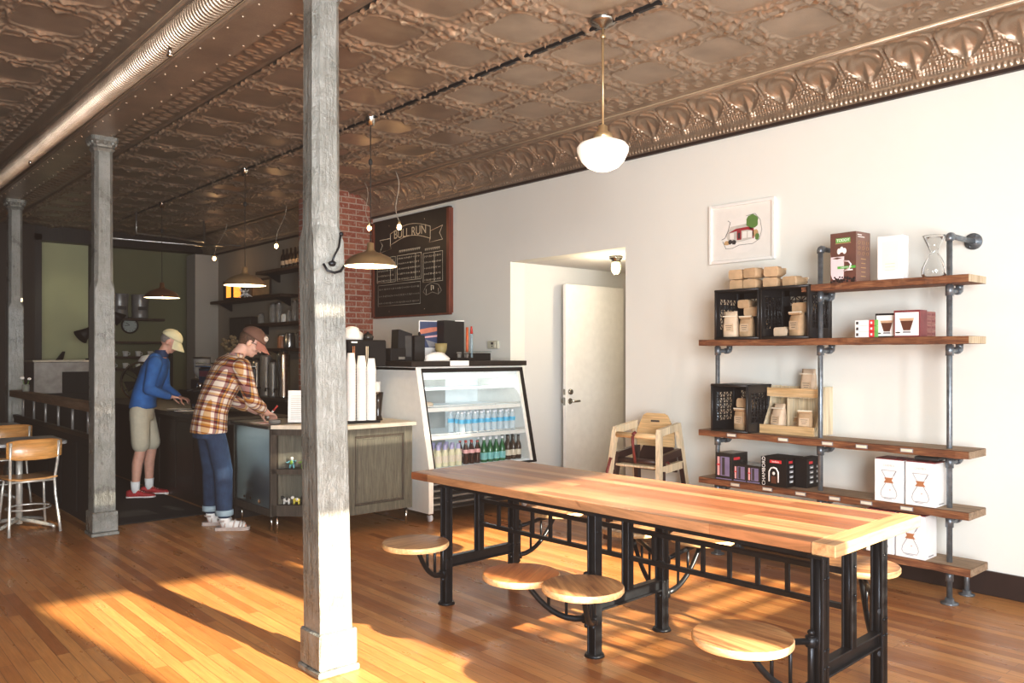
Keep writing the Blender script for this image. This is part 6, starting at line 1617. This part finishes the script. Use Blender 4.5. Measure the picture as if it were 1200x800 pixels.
def desk_lamp(x, y, z, sx, label):
    t = thing('work_lamp', label, 'lamp', (x, y, z)); b = MB().m('black_plastic'); b.lathe([(.001, 0), (.09, 0), (.09, .02), (.001, .03)], n=20); b.build('base', t)
    b = MB().m('charcoal'); b.tube([(0, 0, .02), (sx * .10, 0, .32), (sx * .02, 0, .52)], .011, 8); b.build('arm', t)
    b = MB().m('black_plastic'); A = Vector((sx * .02, 0, .52)); D = Vector((-sx * .75, -.15, -.65)).normalized(); b.tube([A, A + D * .06, A + D * .10, A + D * .26], [.02, .04, .05, .12], 20, True); b.build('lamp_head', t); return t
desk_lamp(3.55, 14.0, 1.4, 1, 'black angled desk lamp in front of the pale green wall')
desk_lamp(3.98, 14.62, 1.70, -1, 'black angled work lamp beside the round clock')
t = thing('steel_cabinet', 'tall grey steel cabinet in front of the pale green wall', 'cabinet', (3.30, 14.15, 0)); b = MB().m('galvanised'); b.box(-.58, .36, -.3, .3, 0, 1.37, .006); b.build('cabinet_body', t); b = MB().m('label_cream'); b.box(-.60, .38, -.32, .32, 1.372, 1.40, .003); b.build('counter_top', t); b = MB().m('black_matte'); b.box(-.2, .2, -.304, -.3, .9, 1.22, .003); b.build('door', t); b = MB().m('black_matte'); b.box(-.57, .35, -.306, -.3, .05, .9, .003); b.build('door', t)
t = thing('card_terminal', 'small black tilted screen standing on the grey steel cabinet', 'screen', (3.12, 14.1, 1.4005), R_(20)); b = MB().m('black_plastic'); b.prism([(-.05, 0), (.04, 0), (.08, .13), (.06, .13)], -.02, .02, 'y'); b.build('screen_body', t)
t = thing('dish_shelf', 'open dark kitchen shelf with crockery below the round clock', 'shelf', (4.35, 14.75, 0))
for z in (1.25, 1.45, 1.70): b = MB().m('dark_shelf'); b.box(-.42, .62, -.25, .24, z - .03, z, .003); b.build('shelf_board', t)
for x in (-.40, .60): b = MB().m('espresso_wood'); b.box(x - .02, x + .02, -.24, .24, 0, 1.70); b.build('side_panel', t)
for k in range(9):
    x = 4.02 + (k % 5) * .20; z = (1.25, 1.45)[k // 5]
    t = thing('mug', 'pale mug on the %s board of the dark kitchen shelf' % ('lower', 'middle')[k // 5], 'mug', (x, 14.6, z + .0005), 0, 'pale mugs on the %s kitchen shelf board' % ('lower', 'middle')[k // 5])
    b = MB().m('box_offwhite'); b.lathe([(.001, 0), (.035, 0), (.045, .09), (.041, .09), (.033, .008), (.001, .008)], n=16); b.build('mug_body', t); b = MB().m('box_offwhite'); b.tube([(.04, 0, .07), (.07, 0, .06), (.07, 0, .03), (.038, 0, .02)], .006, 6); b.build('handle', t)
t = thing('ceiling_pipe_rack', 'thin white pipes hung across the dark ceiling near the rear wall', 'pipe rack', (4.2, 12.7, 3.2)); b = MB().m('brushed_steel'); b.tube([(-.65, .28, .33), (-.65, .28, 0), (.72, .23, 0), (.72, .23, .33)], .016, 8); b.tube([(-.53, -.5, .33), (-.53, -.5, .0), (.52, -.25, .0), (.52, -.25, .33)], .016, 8); b.tube([(.72, .23, 0), (.95, -.6, -.06)], .012, 8); b.tube([(.60, .23, 0), (.85, -.6, -.06)], .012, 8); b.build('pipes', t)
# on the service counter
t = thing('counter_fan', 'round chrome-rimmed fan standing on the counter behind the person in blue', 'fan', (3.08, 10.05, .9005), R_(-35))
b = MB().m('chrome'); b.lathe([(.215, -.02), (.235, -.01), (.235, .01), (.215, .02), (.215, -.02)], (0, 0, .27), 40, False, 'y')
b.build('rim', t); b = MB().m('black_plastic'); b.lathe([(.001, -.03), (.06, -.03), (.07, .03), (.001, .05)], (0, 0, .27), 20, False, 'y')
for k in range(12): a = k * PI / 6; b.tube([(.06 * math.cos(a), -.02, .27 + .06 * math.sin(a)), (.215 * math.cos(a), -.02, .27 + .215 * math.sin(a))], .0035, 5)
b.build('grille', t); b = MB().m('chrome'); b.tube([(0, .02, .0), (0, .03, .05)], .03, 14); b.lathe([(.001, 0), (.10, 0), (.10, .012), (.03, .025)], n=20); b.build('base', t)
b = MB().m('dark_gloss')
for k in range(4):
    a = k * PI / 2; c, s_ = math.cos(a), math.sin(a); c2, s2 = math.cos(a + .7), math.sin(a + .7)
    b.add([(.05 * c, -.012, .27 + .05 * s_), (.19 * c, -.018, .27 + .19 * s_), (.19 * c2, .01, .27 + .19 * s2), (.05 * c2, .006, .27 + .05 * s2)], [(0, 1, 2, 3)])
b.build('blades', t)
t = thing('white_bowl', 'small white upturned bowl balanced on a stand behind the chrome fan', 'bowl', (3.28, 10.45, .9005)); b = MB().m('charcoal'); b.cyl(0, 0, 0, .50, .05, .05, 14); b.build('stand', t); b = MB().m('cup_paper'); b.lathe([(.11, .50), (.11, .515), (.07, .57), (.001, .585)], n=20); b.build('bowl_body', t)
em = thing('espresso_machine', 'black and chrome espresso machine on the counter between the two customers', 'espresso machine', (3.36, 8.25, .9005))
b = MB().m('dark_gloss'); b.box(-.16, .18, -.34, .34, .10, .46, .02); b.build('housing', em)
b = MB().m('chrome'); b.box(-.20, .18, -.32, .32, .46, .475, .004); b.tube([(-.19, -.32, .50), (-.19, .32, .50)], .006, 8); b.build('cup_rail', em)
b = MB().m('chrome'); b.box(-.24, .10, -.30, .30, .04, .075, .004); b.build('drip_tray', em)
for sy in (-.18, .0, .18):
    b = MB().m('chrome'); b.cyl(-.20, sy, .24, .30, .035, .03, 16); b.build('group_head', em)
    b = MB().m('black_plastic'); b.tube([(-.20, sy, .235), (-.34, sy, .22)], [.012, .015], 8); b.build('handle', em)
b = MB().m('maroon_print'); b.box(-.165, -.16, -.30, .30, .36, .42, .002); b.build('front_badge', em)
for x, y in ((-.12, -.3), (-.12, .3), (.15, -.3), (.15, .3)): b = MB().m('chrome'); b.cyl(x, y, 0, .10, .018, None, 10); b.build('foot', em)
for k in range(6):
    t = thing('espresso_cup', 'small white cup upside down on top of the espresso machine', 'cup', (3.28 + .085 * (k % 2), 8.05 + .11 * (k // 2), 1.376), 0, 'white cups on top of the espresso machine'); b = MB().m('cup_paper'); b.lathe([(.038, 0), (.036, .02), (.024, .06), (.001, .062)], n=14); b.build('cup_body', t)
t = thing('coffee_grinder', 'tall dark coffee grinder with glass hopper beside the espresso machine', 'grinder', (3.34, 8.86, .9005)); b = MB().m('black_plastic'); b.box(-.09, .10, -.09, .09, 0, .33, .012); b.build('housing', t); b = MB().m('jar_glass'); b.lathe([(.04, .33), (.085, .40), (.09, .54)], n=20); b.build('hopper', t); b = MB().m('black_plastic'); b.lathe([(.092, .54), (.092, .56), (.001, .565)], n=20); b.build('lid', t)
for i, (x, y, lb) in enumerate(((3.16, 9.02, 'left sheet of white paper under the hands of the person in blue'), (3.12, 8.66, 'white flyer lying on the dark counter beside the left paper'))):
    t = thing('paper_sheet', lb, 'paper', (x, y, .9005), R_(15 + 30 * i)); b = MB().m('paper_white'); b.box(-.08, .08, -.11, .11, 0, .003); b.build('sheet', t)
# ------------------------------------------------------------------ lights
def area(name, loc, rot, sx, sy, power, col, spread=180):
    l = bpy.data.lights.new(name, 'AREA'); l.shape = 'RECTANGLE'; l.size = sx; l.size_y = sy; l.energy = power; l.color = col; l.spread = R_(spread)
    o = bpy.data.objects.new(name, l); COL.objects.link(o); o.location = loc; o.rotation_euler = rot; return o
s = bpy.data.lights.new('sun', 'SUN'); s.energy = 24; s.angle = R_(.7); s.color = (1, .87, .66)
so = bpy.data.objects.new('sun', s); COL.objects.link(so)
so.rotation_euler = Vector((-.11, 1, -.364)).to_track_quat('-Z', 'Y').to_euler()
area('window_light', (4.0, FY + .05, 1.7), (PI / 2, 0, 0), 3.0, 1.9, 25, (.93, .97, 1))  # added fill lamp standing in for skylight from the shop windows
area('window_light', (.3, FY + .05, 1.7), (PI / 2, 0, -.08), 3.6, 2.2, 800, (.93, .97, 1))  # added fill lamp, mostly before solid front wall without a window
def point(name, loc, power, col, r=.03):
    l = bpy.data.lights.new(name, 'POINT'); l.energy = power; l.color = col; l.shadow_soft_size = r
    o = bpy.data.objects.new(name, l); COL.objects.link(o); o.location = loc; return o
l = bpy.data.lights.new('green_wall_fill_spot', 'SPOT'); l.energy = 60; l.color = (1, .95, .7); l.spot_size = R_(14); l.spot_blend = .6; l.shadow_soft_size = .03  # added spot with no fixture, brightens the green rear wall
o = bpy.data.objects.new('green_wall_fill_spot', l); COL.objects.link(o); o.location = (3.93, 9.3, 2.47); o.rotation_euler = (Vector((3.37, 15, 2.25)) - Vector((3.93, 9.3, 2.47))).to_track_quat('-Z', 'Y').to_euler()
w = bpy.data.worlds.new('world'); SC.world = w; w.use_nodes = True
bg = w.node_tree.nodes['Background']; bg.inputs[0].default_value = (.85, .92, 1, 1); bg.inputs[1].default_value = 1.6
SC.view_settings.view_transform = 'Standard'
SC.view_settings.exposure = .5
SC.view_settings.use_curve_mapping = True
cm = SC.view_settings.curve_mapping
for i, v in enumerate((.013, .009, .007)):
    cm.curves[i].points[0].location = (0, v); cm.curves[i].points.new(.10, .082 + v * .6)
cm.update()
SC.cycles.use_denoising = True
SC.cycles.max_bounces = 8; SC.cycles.diffuse_bounces = 4; SC.cycles.glossy_bounces = 3; SC.cycles.transparent_max_bounces = 16
SC.cycles.sample_clamp_indirect = 6
